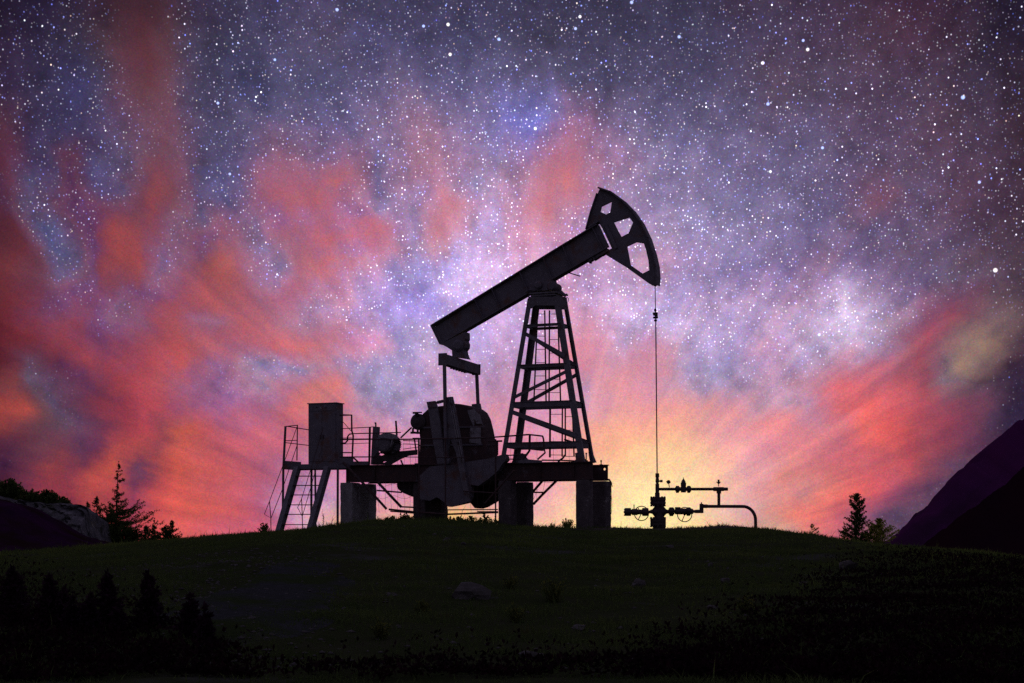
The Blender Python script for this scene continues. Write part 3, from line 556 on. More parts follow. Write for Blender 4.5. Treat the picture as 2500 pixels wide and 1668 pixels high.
# ------------------------------------------------------------------ the hill
SKL = [(-1500, 1500), (-600, 1400), (0, 1345), (250, 1330), (400, 1322), (480, 1318), (560, 1308), (640, 1302), (700, 1299), (780, 1292), (850, 1284), (930, 1272), (1010, 1270),
       (1100, 1275), (1200, 1282), (1300, 1289), (1400, 1293), (1490, 1290), (1600, 1293), (1680, 1290), (1750, 1285), (1800, 1288), (1850, 1300),
       (1900, 1308), (1935, 1316), (1960, 1318), (2000, 1321), (2035, 1319), (2046, 1325), (2050, 1325), (2130, 1331), (2300, 1345), (2500, 1372), (3200, 1450), (4200, 1560)]
skx = np.array([a for a, b in SKL], float); sky_ = np.array([b for a, b in SKL], float)
def sstep(t):
    t = np.clip(t, 0, 1); return t * t * (3 - 2 * t)
def fbm(x, y, s, seed=0.0):
    out = 0; a = 1.0; tot = 0
    for k in range(4):
        ph = seed + k * 1.7
        out = out + a * (np.sin(x * s + 1.3 * np.sin(y * s * .83 + ph) + ph) * np.sin(y * s * 1.13 + 1.1 * np.sin(x * s * .71 - ph) + 2 * ph))
        tot += a; a *= .5; s *= 2.1
    return out / tot
def gz(x, y):
    x = np.asarray(x, float); y = np.asarray(y, float)
    yc = np.clip(y, 30, 80)
    px = 1250 + F * x / np.maximum(yc, 50)
    zc = EYE + (1290 - np.interp(px, skx, sky_)) / F * 50
    s = np.clip((y - 4) / 46, 0, 1)
    near = 0.0 - 0.010 * x * x * .06
    z = near + (zc - near) * (s * (1.75 - .75 * s))
    z = z + np.abs(fbm(x, y, .45, 8.0)) * .10 * np.clip(1.1 - s, 0, 1) + fbm(x, y, .9, 1.0) * .06 * np.clip(1.15 - s, 0.15, 1) + fbm(x, y, 3.1, 4.0) * (.018 + .03 * sstep((x - 6) / 3))
    d = np.maximum(y - 50, 0)
    drop = .012 * np.minimum(d, 6) + .20 * np.maximum(d - 6, 0)
    drop = np.where(drop > 60, 60 + (drop - 60) * .05, drop); drop = np.minimum(drop, 78)
    z = z - drop + np.where(y > 150, fbm(x, y, .012, 2.0) * 6 * sstep((y - 150) / 300), 0)
    return z
def G(x, y):
    return float(gz(x, y))
def GL(u, v):
    return G(*l2w(u, v))

def raw_mesh(name, co, tris, mat, smooth=False):
    me = bpy.data.meshes.new(name)
    co = np.asarray(co, np.float32); tris = np.asarray(tris, np.int32)
    nl = tris.shape[1]
    me.vertices.add(len(co)); me.vertices.foreach_set('co', co.ravel())
    me.loops.add(tris.size); me.loops.foreach_set('vertex_index', tris.ravel())
    me.polygons.add(len(tris)); me.polygons.foreach_set('loop_start', np.arange(len(tris), dtype=np.int32) * nl)
    try: me.polygons.foreach_set('loop_total', np.full(len(tris), nl, np.int32))
    except Exception: pass
    me.update(calc_edges=True); me.validate()
    if smooth: me.polygons.foreach_set('use_smooth', np.ones(len(tris), bool))
    me.materials.append(M[mat])
    o = bpy.data.objects.new(name, me); COL.objects.link(o)
    return o

def grid_mesh(name, X, Y, Z, mat):
    n, m = X.shape
    co = np.stack([X, Y, Z], -1).reshape(-1, 3)
    i = np.arange(n * m).reshape(n, m)
    q = np.stack([i[:-1, :-1], i[:-1, 1:], i[1:, 1:], i[1:, :-1]], -1).reshape(-1, 4)
    return raw_mesh(name, co, q, mat, True)

ys = np.concatenate([np.linspace(-40, 4, 12), np.linspace(5, 60, 300), np.geomspace(61, 6000, 90)])
ss_ = np.sinh(np.linspace(-2.4, 2.4, 420)) / math.sinh(2.4)
S, YY = np.meshgrid(ss_, ys)
XX = S * (np.abs(YY) * .9 + 60)
ground = grid_mesh('ground', XX, YY, gz(XX, YY), 'soil')
tag(ground, kind='structure')

# trodden bare earth round the wellhead
def patch(name, cx, cy, rx, ry, mat, lift, seed, label=None):
    n = 40; rr = np.linspace(0, 1, 14); th = np.linspace(0, 2 * np.pi, n, endpoint=False)
    R, T = np.meshgrid(rr, th, indexing='ij')
    w = 1 + .22 * np.sin(3 * T + seed) + .12 * np.sin(7 * T + 2 * seed)
    X = cx + R * w * rx * np.cos(T); Y = cy + R * w * ry * np.sin(T)
    Z = gz(X, Y) + lift * (1 - R ** 4) - .02 * R ** 4
    i = np.arange(14 * n).reshape(14, n); j = np.roll(i, -1, 1)
    q = np.stack([i[:-1], j[:-1], j[1:], i[1:]], -1).reshape(-1, 4)
    o = raw_mesh(name, np.stack([X, Y, Z], -1).reshape(-1, 3), q, mat, True)
    return tag(o, kind='structure')
patch('path', 5.4, 47.5, 4.2, 2.6, 'mud', .03, 1.0)
M['gravel'] = material('grey_gravel', (.046, .048, .050), (.030, .034, .030), 9, .95, (.030, .042, .016), 1.1, (.45, .58), bump=.9, bscale=16, spec=0)
patch('gravel_path', -2.75, 17.5, .95, 6.5, 'gravel', .02, 2.3)

# mountains on the right, one ridge behind the other
def ridge(name, prof, Y0, depth, mat, seed, base=-90):
    px = np.array([p[0] for p in prof], float); py = np.array([p[1] for p in prof], float)
    xs = np.linspace(px[0], px[-1], 420)
    top = np.interp(xs, px, py)
    jig = fbm(xs, xs * 0, .05, seed) * 5 + fbm(xs, xs * 0, .3, seed) * 3
    zt = EYE + (1290 - top - jig) / F * Y0
    xw = (xs - 1250) / F * Y0
    k = np.linspace(-1, 1, 41)
    X = np.repeat(xw[None], 41, 0); Y = Y0 + k[:, None] * depth + X * 0
    fall = np.abs(k[:, None]) ** 1.15
    Z = zt[None] + (base - zt[None]) * fall
    Z = Z + fbm(X, Y, .05 * 600 / Y0, seed) * 9 * Y0 / 600 * np.minimum(1, np.abs(k[:, None]) * 5)
    # keep the skyline where it is
    return tag(grid_mesh(name, X, Y, Z, mat), kind='structure')
r2 = lambda x, y: (1900 + x / 3.7333, 980 + y / 3.7333)
ridge('mountain', [(2080, 1440), (2130, 1372), r2(1040, 1300), r2(1110, 1215), r2(1180, 1150), r2(1270, 1050), r2(1320, 1010), r2(1380, 1000), r2(1500, 880), r2(1560, 820), r2(1610, 730), r2(1650, 680),
                   r2(1690, 650), r2(1750, 570), r2(1820, 560), r2(1870, 530), r2(1910, 440), r2(2000, 350), r2(2100, 250), r2(2190, 165), r2(2240, 158), (2560, 985), (2800, 860), (3100, 780), (3600, 900), (4400, 1000)], 620, 330, 'mount', 1.0)
ridge('foothill', [(2200, 1440), r2(1300, 1330), r2(1450, 1200), r2(1600, 1090), r2(1850, 920), r2(2050, 770), r2(2240, 600), (2700, 1060), (3200, 980), (4200, 1100)], 430, 200, 'mount2', 3.0)

# the dark heather slope at the left, in front of the rocks
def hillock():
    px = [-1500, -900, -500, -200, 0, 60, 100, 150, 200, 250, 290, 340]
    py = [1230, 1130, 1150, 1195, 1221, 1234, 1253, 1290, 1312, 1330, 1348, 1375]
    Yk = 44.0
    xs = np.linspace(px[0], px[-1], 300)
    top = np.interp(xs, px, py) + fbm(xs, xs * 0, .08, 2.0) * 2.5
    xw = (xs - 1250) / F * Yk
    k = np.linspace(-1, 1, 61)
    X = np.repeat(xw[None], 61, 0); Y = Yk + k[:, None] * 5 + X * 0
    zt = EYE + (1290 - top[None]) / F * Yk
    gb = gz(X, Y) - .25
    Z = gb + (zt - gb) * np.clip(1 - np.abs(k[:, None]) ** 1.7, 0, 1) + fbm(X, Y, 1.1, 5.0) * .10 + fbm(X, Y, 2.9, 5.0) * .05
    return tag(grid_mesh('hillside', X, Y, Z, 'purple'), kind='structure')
hillock()

# ================================================================== THE PUMPJACK
gzJ = GL(0, 0)
pj = thing('pumpjack', 'big dark oil pumpjack with tilted beam and horse head, standing on concrete piers', 'pumpjack', local=(0, 0, gzJ))
ZT = EYE + (1290 - 1131) * 52 / F          # top of the base frame
ZB = EYE + (1290 - 1174) * 52 / F          # its underside

# base frame: two I-beams and cross members
def ibeam(mb, p, q, depth, flange, web=.03, tf=.035, up=(0, 1, 0)):
    p = Vector(p); q = Vector(q); d = (q - p).normalized(); a = Vector(up); b = d.cross(a).normalized()
    mb.bar(p, q, web, depth - 2 * tf, up)
    mb.bar(p + b * (depth / 2 - tf / 2), q + b * (depth / 2 - tf / 2), flange, tf, up)
    mb.bar(p - b * (depth / 2 - tf / 2), q - b * (depth / 2 - tf / 2), flange, tf, up)
zc_ = (ZT + ZB) / 2; dz_ = ZT - ZB
uLn = pt(849, 1140, -.8)[0]; uRn = pt(1447, 1140, -.8)[0]
uRf = pt(1484, 1140, .8)[0]
mb = MB()
ibeam(mb, (uLn, -.8, zc_), (uRn, -.8, zc_), dz_, .22)
mb.bar((uLn, -.8, zc_), (uLn + .02, -.8, zc_), .26, dz_ + .02)
for fr in (.12, .3, .47, .66, .8, .93):
    u = uLn + (uRn - uLn) * fr
    mb.box((u, -.8, zc_), (.016, .19, dz_ - .075))
near_beam = mb.build('frame_beam', 'rust', pj)
mb = MB()
e0 = uRf - .55
ibeam(mb, (uLn, .8, zc_), (e0, .8, zc_), dz_, .22)
hc = P(5, 1705, 605, .8)
circ = [(hc.x + .043 * math.cos(t * math.pi / 6), hc.z + .043 * math.sin(t * math.pi / 6)) for t in range(12)]
mb.prism([(e0, ZB), (uRf, ZB), (uRf, ZT - .07), (e0, ZT - .07)], .78, .82, [circ])
mb.box(((e0 + uRf) / 2, .8, ZT - .06), (uRf - e0 + .04, .16, .03))
mb.build('frame_beam', 'rust', pj)
for u in (uLn + .3, uLn + 2.4, uLn + 5.0, pt(1240, 1140, 0)[0], pt(1330, 1140, 0)[0], pt(1425, 1140, 0)[0]):
    mb = MB(); mb.box((u, 0, zc_), (.12, 1.55, dz_ - .1)); mb.build('cross_beam', 'rust', pj)
for x, y0, y1, v in ((1470, 395, 500, -.2), (1660, 490, 552, .8), (1455, 475, 520, -.2)):
    mb = MB(); a = P(5, x, y0, v); b = P(5, x, y1, v); mb.bar(a, b, .03, .03); mb.box(b, (.09, .09, .05)); mb.lathe(a, (0, 0, 1), [(-.05, .03), (.0, .03)], 6)
    mb.build('anchor_bolt', 'rust', pj)

# samson post (tower)
tw = MB()
def tp(x, y, v): return P(2, x, y, v)
tw.prism(PL(2, [(335, 135), (605, 135), (612, 232), (596, 228), (570, 205), (520, 200), (385, 200), (352, 222), (322, 225)], -.36), -.40, -.34)
tw.prism(PL(2, [(395, 140), (612, 140), (622, 228), (415, 228)], .36), .34, .40)
tw.box((P(2, 470, 118, 0)), (.98, .86, .05))
tw.box((P(2, 470, 134, 0)), (.86, .80, .05))
tower = tw.build('samson_post', 'grey', pj)
legs = [((343, 150, -.35), (145, 1330, -.72), .15), ((402, 150, .35), (245, 1365, .72), .19),
        ((533, 130, -.35), (722, 1350, -.72), .17), ((598, 150, .35), (806, 1360, .72), .14)]
LG = []
for (x0, y0, v0), (x1, y1, v1), w in legs:
    a = tp(x0, y0, v0); b = tp(x1, y1, v1); LG.append((a, b))
    mb = MB(); n = Vector((0, 1, 0))
    d = (b - a).normalized()
    mb.bar(a, b, .04, w)                       # face plate
    side = 1 if v0 < 0 else -1
    o = Vector((0, side * .07, 0))
    sgn = 1 if (b.x < a.x) else -1
    mb.bar(a + o + Vector((-sgn * w * .46, 0, 0)), b + o + Vector((-sgn * w * .46, 0, 0)), .14, .03)
    mb.build('leg', 'grey' if v0 < 0 else 'steel', tower)
def at_y(i, y, reg=2):
    """point of leg i at the height of region-2 row y on the near plane"""
    a, b = LG[i]
    z = P(2, 470, y, -.5).z
    t = (a.z - z) / (a.z - b.z)
    return a + (b - a) * t
for y, h in ((340, .085), (640, .10), (925, .17), (1225, .17)):
    for i, j in ((0, 2), (1, 3), (0, 1), (2, 3)):
        a = at_y(i, y); b = at_y(j, y)
        mb = MB(); mb.bar(a, b, .02, h, up=(b - a).cross(Vector((0, 0, 1)))); mb.bar(a + Vector((0, 0, h / 2)), b + Vector((0, 0, h / 2)), .09, .015, up=(b - a).cross(Vector((0, 0, 1))))
        mb.build('horizontal_brace', 'steel', tower)
for (i, ya), (j, yb), h in (((0, 392), (2, 575), .12), ((1, 405), (3, 628), .12), ((0, 872), (2, 688), .10), ((1, 900), (3, 690), .11), ((0, 975), (2, 1165), .14), ((1, 1000), (3, 1200), .11)):
    a = at_y(i, ya); b = at_y(j, yb)
    mb = MB(); mb.bar(a, b, .06, h); mb.build('diagonal_brace', 'steel', tower)
for x0, s in ((1340, 1), (540, 1), (1540, 1)):
    v = -.72 if x0 == 1340 else .72
    if x0 == 540: poly = [(575, 410), (660, 400), (720, 470), (700, 520), (520, 520)]
    elif x0 == 1340: poly = [(1330, 400), (1405, 380), (1445, 500), (1450, 525), (1300, 525), (1340, 480)]
    else: poly = [(1500, 380), (1552, 400), (1600, 520), (1525, 525), (1512, 470)]
    mb = MB(); mb.prism(PL(5, poly, v), v - .03, v + .03); mb.build('foot_gusset', 'steel', tower)
for rails, rungs in (
        ([(452, 235, 462, 915), (400, 235, 372, 915)], [(262,), (345,), (425,), (522,), (620,), (718,), (818,)]),
        ([(487, 235, 484, 915), (548, 235, 569, 915)], [(262,), (355,), (450,), (550,), (645,), (742,), (841,)]),
        ([(492, 960, 490, 1318), (582, 960, 580, 1312)], [(1000,), (1100,), (1200,), (1300,)]),
        ([(603, 960, 604, 1312), (656, 960, 668, 1312)], [(1018,), (1117,), (1205,), (1310,)])):
    mb = MB()
    for k, (x0, y0, x1, y1) in enumerate(rails):
        mb.tube([P(2, x0, y0, .1), P(2, x1, y1, .1)], .036 if x0 == 492 else .027, 8)
    (ax, ay, ax1, ay1), (bx, by, bx1, by1) = rails
    for (y,) in rungs:
        t = (y - ay) / (ay1 - ay)
        mb.tube([P(2, ax + (ax1 - ax) * t, y, .1), P(2, bx + (bx1 - bx) * t, y, .1)], .010, 6)
    mb.build('ladder', 'rust', tower)
# saddle bearing
mb = MB()
mb.prism(PL(1, [(900, 955), (905, 938), (1095, 938), (1115, 880), (1105, 845), (1000, 880)], 0), -.28, .28)
c = P(1, 1113, 906, 0)
mb.lathe((c.x, -.34, c.z), (0, 1, 0), [(0, .12), (.04, .15), (.64, .15), (.68, .12)], 20)
c = P(1, 1010, 900, 0)
mb.lathe((c.x, -.40, c.z), (0, 1, 0), [(0, .09), (.03, .13), (.77, .13), (.8, .09)], 18)
mb.build('saddle_bearing', 'steel', pj)
mb = MB()
k0 = P(1, 1190, 958, -.3)
mb.tube([P(1, 1160, 935, -.3), P(1, 1205, 978, -.3)], .045, 8)
mb.tube([P(1, 1195, 965, -.3), P(1, 1222, 972, -.3)], .03, 6)
mb.tube([P(1, x, y, -.3) for x, y in ((1215, 985), (1228, 1000), (1226, 1022), (1212, 1030), (1206, 1012))], .011, 6)
for x, y in ((1192, 962), (1212, 966)): mb.box(P(1, x, y, -.3), (.04, .04, .07))
mb.build('shackle', 'steel', pj)

# walking beam
mb = MB()
top = [(122, 1222), (1380, 443), (1480, 392)]
bot = [(195, 1372), (900, 958), (1100, 850), (1562, 580)]
outline = PL(1, [(140, 1235), (1380, 448), (1474, 402), (1556, 580), (1540, 588), (1100, 846), (900, 952), (205, 1360)], 0)
mb.prism(outline, -.03, .03)
A = P(1, 122, 1222, 0); B = P(1, 1466, 400, 0); C_ = P(1, 195, 1372, 0); D_ = P(1, 1545, 592, 0)
mb.bar(A, B, .36, .035); mb.bar(C_, D_, .36, .035)
mb.bar(A, C_, .36, .03); mb.bar(P(1, 1430, 425, 0), P(1, 1515, 598, 0), .26, .03)
mb.bar(P(1, 1474, 402, 0), P(1, 1556, 580, 0), .07, .03)
for t in (.27, .375, .545, .685, .80):
    a = A + (B - A) * t; b = C_ + (D_ - C_) * (t - .0)
    mb.bar(a, b, .34, .016)
for x, y in ((290, 1112), (150, 1198)): mb.box(P(1, x, y, 0), (.05, .12, .07))
beam = mb.build('walking_beam', 'steel', pj)
mb = MB(); mb.tube([P(1, 1215, 783, 0), P(1, 1322, 816, 0)], .018, 6); mb.build('lever', 'steel', beam)
mb = MB()
for (x, y, w, h) in ((1410, 688, .16, .07), (1470, 655, .22, .10), (1520, 620, .26, .14), (1400, 696, .05, .12), (1445, 668, .12, .12)):
    mb.box(P(1, x, y, 0), (w, .22, h), Matrix.Rotation(rad(-30), 3, 'Y'))
mb.build('head_hinge', 'steel', beam)

# horse head
out = [(1485, 103), (1580, 135), (1680, 208), (1760, 290), (1830, 390), (1888, 510), (1930, 640), (1952, 740), (1958, 830), (1953, 885), (1935, 900), (1912, 893), (1880, 868), (1800, 812), (1710, 748), (1545, 648),
       (1520, 632), (1550, 606), (1582, 590), (1540, 500), (1498, 416), (1478, 384), (1387, 447), (1370, 440), (1415, 295), (1466, 145)]
h1 = [(1583, 208), (1498, 250), (1487, 292), (1537, 315), (1570, 295)]
h2 = [(1725, 338), (1597, 378), (1628, 440), (1660, 497), (1718, 467), (1755, 380)]
h3 = [(1780, 540), (1705, 575), (1720, 650), (1733, 725), (1832, 795), (1887, 768), (1880, 690), (1862, 610), (1843, 550)]
mb = MB()
mb.prism(PL(1, out, 0), -.035, .035, [PL(1, h, 0) for h in (h1, h2, h3)])
arc = [P(1, x, y, 0) for x, y in out[:10]]
for a, b in zip(arc, arc[1:]):
    d = (b - a).normalized(); n = Vector((d.z, 0, -d.x))
    mb.bar(a - n * .0 - d * .02, b + d * .02, .40, .045)
rear = [P(1, x, y, 0) for x, y in ((1466, 145), (1415, 295), (1376, 438))]
for a, b in zip(rear, rear[1:]): mb.bar(a, b, .26, .03)
low = [P(1, x, y, 0) for x, y in ((1545, 645), (1710, 745), (1895, 878))]
for a, b in zip(low, low[1:]): mb.bar(a, b, .26, .03)
mb.bar(P(1, 1400, 420, 0), P(1, 1480, 370, 0), .3, .06)
mb.bar(P(1, 1536, 400, 0), P(1, 1622, 592, 0), .20, .10)
mb.build('horse_head', 'steel', pj)

# wireline, carrier bar, polished rod
WX = 1604.4
for dv in (-.09, .09):
    mb = MB()
    a = P(1, 1932, 893, dv); b = P(1, 1936, 1085, dv * .7)
    mb.tube([a, b], .014, 6); mb.build('wireline', 'steel', pj)
mb = MB()
for x, y, rr, hh in ((1934, 1092, .040, .09), (1934, 1118, .085, .05), (1935, 1132, .060, .05), (1936, 1152, .085, .06), (1936, 1176, .050, .06)):
    c = P(1, x, y, 0); mb.lathe(c - Vector((0, 0, hh / 2)), (0, 0, 1), [(0, rr * .8), (hh * .2, rr), (hh * .8, rr), (hh, rr * .8)], 12)
c = P(1, 1935, 1130, 0); mb.box(c, (.06, .34, .08))
mb.build('carrier_bar', 'black', pj)
mb = MB()
a = P(1, 1937, 1080, 0); b = Vector((pt(WX, 1165, 0)[0], 0, pt(WX, 1165, 0)[1]))
mb.tube([a, b], .020, 8); mb.build('polished_rod', 'steel', pj)

# tail bearing, equalizer, pitmans
mb = MB()
mb.prism(PL(1, [(205, 1372), (405, 1275), (407, 1330), (398, 1345), (408, 1370), (405, 1400), (388, 1425), (400, 1470), (412, 1492), (300, 1475), (297, 1425), (255, 1398)], 0), -.2, .2)
c = P(1, 352, 1385, 0)
mb.lathe((c.x, -.3, c.z), (0, 1, 0), [(0, .12), (.05, .2), (.55, .2), (.6, .12)], 20)
mb.build('tail_bearing', 'steel', pj)
e0_ = P(1, 202, 1492, -1.3); ef = pt(1163, 903, 1.3); e1_ = Vector((ef[0], 1.3, ef[1]))
mb = MB()
mb.bar(e0_, e1_, .26, .33, up=(1, 0, 0))
d = (e1_ - e0_).normalized()
mb.bar(e0_ - d * .02, e0_ + d * .03, .30, .40, up=(1, 0, 0)); mb.bar(e1_ - d * .03, e1_ + d * .02, .30, .37, up=(1, 0, 0))
for t in (.3, .38, .46, .54, .62, .7): mb.box(e0_ + (e1_ - e0_) * t + Vector((0, 0, -.19)), (.2, .05, .05))
mb.build('equalizer', 'steel', pj)
for dv, x0, y0, x1, y1 in ((-1.38, 1085, 890, 1089.3, 1125), (1.2, 1163.5, 905, 1168, 1010)):
    a = pt(x0, y0, dv); b = pt(x1, y1, dv)
    mb = MB(); mb.bar((a[0], dv, a[1]), (b[0], dv, b[1]), .09, .095)
    mb.lathe((b[0], dv - .1, b[1]), (0, 1, 0), [(0, .10), (.03, .15), (.17, .15), (.2, .10)], 14)
    mb.build('pitman_arm', 'steel', pj)

# cranks and counterweights
def plate(name, poly, v0, v1, mat, parent, reg=4, bevel=0):
    mb = MB(); mb.prism(PL(reg, poly, v0), v0, v1); return mb.build(name, mat, parent, bevel=bevel)
cr = plate('crank', [(845, 85), (920, 76), (958, 250), (1000, 490), (1036, 740), (1065, 900), (1103, 1132), (1062, 1142), (1010, 900), (960, 640), (905, 500), (870, 700), (855, 480)], -1.32, -1.2, 'grey', pj)
mb = MB()
for off in (0, 18):
    mb.bar(P(4, 893 + off, 80, -1.34), P(4, 1018 + off, 740, -1.34), .03, .025)
mb.build('crank_rail', 'pale', cr)
plate('counterweight', [(590, 880), (590, 1108), (700, 1126), (770, 1090), (840, 1137), (885, 1187), (960, 1173), (1080, 1145), (1103, 1090), (1112, 965), (1190, 975), (1290, 905), (1380, 830), (1435, 745), (1468, 720), (1462, 680), (1445, 655), (1300, 700), (1040, 738), (940, 760), (700, 780)], -1.18, -.86, 'steel', cr)
ca = plate('crank', [(665, 130), (750, 119), (768, 165), (800, 330), (832, 600), (850, 800), (862, 1000), (850, 1130), (815, 1000), (775, 760), (722, 480), (690, 240)], -.84, -.76, 'grey', pj)
plate('crank_cap', [(665, 130), (752, 119), (768, 180), (680, 190)], -.88, -.84, 'steel', ca)
cf = plate('crank', [(1120, 152), (1200, 145), (1245, 360), (1292, 672), (1362, 1150), (1325, 1152), (1290, 1000), (1230, 700), (1130, 400)], .95, 1.05, 'grey', pj)
plate('counterweight', [(1000, 950), (1100, 880), (1200, 850), (1385, 850), (1388, 1100), (1345, 1135), (1250, 1190), (1200, 1205), (1150, 1200), (1110, 1150), (1000, 1060)], .6, .92, 'black', cf)

# gearbox
gb = plate('gearbox', [(598, 500), (590, 440), (592, 330), (625, 250), (680, 200), (740, 178), (850, 166), (940, 146), (1000, 150), (1060, 165), (1120, 188), (1165, 222), (1200, 290), (1228, 400), (1250, 520), (1270, 660), (1290, 800), (1250, 960), (900, 1050), (620, 1000), (590, 760)], -.5, .5, 'rust', pj, bevel=.03)
for y0, w in ((380, .03), (560, .03)):
    mb = MB(); a = P(4, 600, y0 + 10, -.52); b = P(4, 1235, y0, -.52); mb.bar(a, b, .05, .05); mb.build('flange', 'steel', gb)
plate('cover_patch', [(1078, 215), (1140, 203), (1200, 262), (1228, 352), (1150, 345), (1140, 375), (1100, 290)], -.54, -.51, 'pale', gb)
plate('cover_plate', [(1108, 372), (1212, 376), (1212, 525), (1220, 555), (1096, 538)], -.54, -.51, 'pale', gb)
mb = MB(); mb.tube([P(4, 765, 140, -.6), P(4, 838, 118, -.9)], .02, 8); mb.tube([P(4, 778, 135, -.66), P(4, 828, 123, -.86)], .055, 8); mb.build('turnbuckle', 'steel', pj)
mb = MB(); mb.prism(PL(4, [(420, 935), (400, 955), (400, 985), (415, 1015), (460, 1048), (530, 1078), (600, 1102), (640, 1102), (640, 900)], 0), -.25, .25); mb.build('belt_guard', 'black', pj)
# brake drum on the gearbox shaft
c = P(4, 580, 330, -.55)
mb = MB()
mb.lathe((c.x, -.62, c.z), (0, 1, 0), [(0, .05), (.01, .10), (.02, .20), (.05, .275), (.16, .275), (.18, .22), (.5, .2)], 28)
mb.ring(P(4, 568, 258, -.62), (0, 1, 0), .055, .022, 16)
mb.box(P(4, 553, 240, -.62), (.16, .10, .06)); mb.box(P(4, 596, 236, -.6), (.14, .10, .04))
for x in (530, 578): mb.bar(P(4, x, 395, -.6), P(4, x - 2, 445, -.6), .06, .05)
mb.box(P(4, 532, 440, -.6), (.16, .12, .07)); mb.box(P(4, 575, 442, -.6), (.10, .12, .07))
drum = mb.build('brake_drum', 'black', pj)
mb = MB(); mb.bar(P(4, 515, 388, -.7), P(4, 405, 492, -.7), .04, .045); mb.build('brake_lever', 'rust', drum)

# electric motor and its slide
c = P(3, 1318, 552, -.95)
mo = MB()
mo.lathe((c.x, -1.1, c.z), (0, 1, 0), [(0, .06), (.0, .20), (.03, .27), (.10, .305), (.16, .31)], 26)
prof = [(.16, .29)]
mo.lathe((c.x + .02, -.94, c.z), (0, 1, 0), [(0, .285), (.62, .285), (.70, .24), (.74, .10)], 26)
mo.box((c.x + .02, -.6, c.z - .27), (.5, .45, .10))
motor = mo.build('electric_motor', 'grey', pj)
mb = MB()
for k in range(34):
    t = 2 * math.pi * k / 34
    r_ = Matrix.Rotation(-t, 3, 'Y')
    mb.box(Vector((c.x + .02, -.63, c.z)) + r_ @ Vector((.31, 0, 0)), (.05, .58, .012), r_)
mb.build('cooling_fins', 'rust', motor)
mb = MB(); mb.prism(PL(3, [(1250, 470), (1300, 448), (1370, 445), (1430, 462), (1445, 500), (1400, 512), (1390, 560), (1372, 590), (1388, 520), (1340, 495), (1262, 490)], -1.12), -1.14, -1.02); mb.build('fan_cowl', 'pale', motor)
mb = MB(); mb.box((c.x + .34, -.75, c.z - .12), (.16, .24, .2)); mb.build('terminal_box', 'grey', motor)
mb = MB()
gaps = [PL(3, h, -.6) for h in ([(1270, 645), (1300, 650), (1318, 660), (1290, 672), (1262, 665)], [(1295, 728), (1320, 720), (1338, 730), (1320, 741), (1300, 740)],
        [(1415, 700), (1445, 688), (1440, 702), (1420, 704)], [(1450, 680), (1478, 672), (1485, 680), (1460, 684)])]
mb.prism(PL(3, [(1245, 640), (1500, 625), (1645, 612), (1645, 662), (1560, 672), (1480, 706), (1380, 762), (1200, 762), (1205, 690)], -.6), -.63, -.57, gaps)
mb.bar(P(3, 1235, 742, -.3), P(3, 1640, 640, -.3), .1, .05)
mb.bar(P(3, 1480, 715, -.6), P(3, 1500, 765, -.6), .05, .04)
mb.build('motor_slide', 'black', pj)
mb = MB()
mb.prism(PL(3, [(1212, 378), (1258, 382), (1250, 560), (1245, 762), (1190, 762), (1200, 560)], .2), .1, .3)
mb.tube([P(3, 1227, 340, .2), P(3, 1228, 380, .2)], .03, 6); mb.box(P(3, 1224, 343, .2), (.05, .04, .05))
mb.build('brake_post', 'steel', pj)
mb = MB(); mb.bar(P(3, 1430, 320, .2), P(3, 1440, 470, .2), .05, .05); mb.build('guard_post', 'rust', pj)
mb = MB(); mb.bar(P(4, 530, 500, .3), P(4, 595, 500, .3), .1, .06); mb.bar(P(4, 545, 510, .3), P(4, 560, 620, .3), .04, .04)
for y in (520, 553): mb.bar(P(4, 430, y, .3), P(4, 590, y + 6, .3), .03, .025)
mb.bar(P(4, 430, 606, .3), P(4, 580, 585, .3), .03, .02)
mb.build('bracket', 'rust', pj)
# gearbox pedestal so that the box stands on the frame
mb = MB(); u0 = P(4, 640, 760, 0).x; u1 = P(4, 1200, 760, 0).x
mb.box(((u0 + u1) / 2, 0, ZT - .02), (u1 - u0, 1.5, .12)); mb.build('gearbox_pedestal', 'rust', pj)

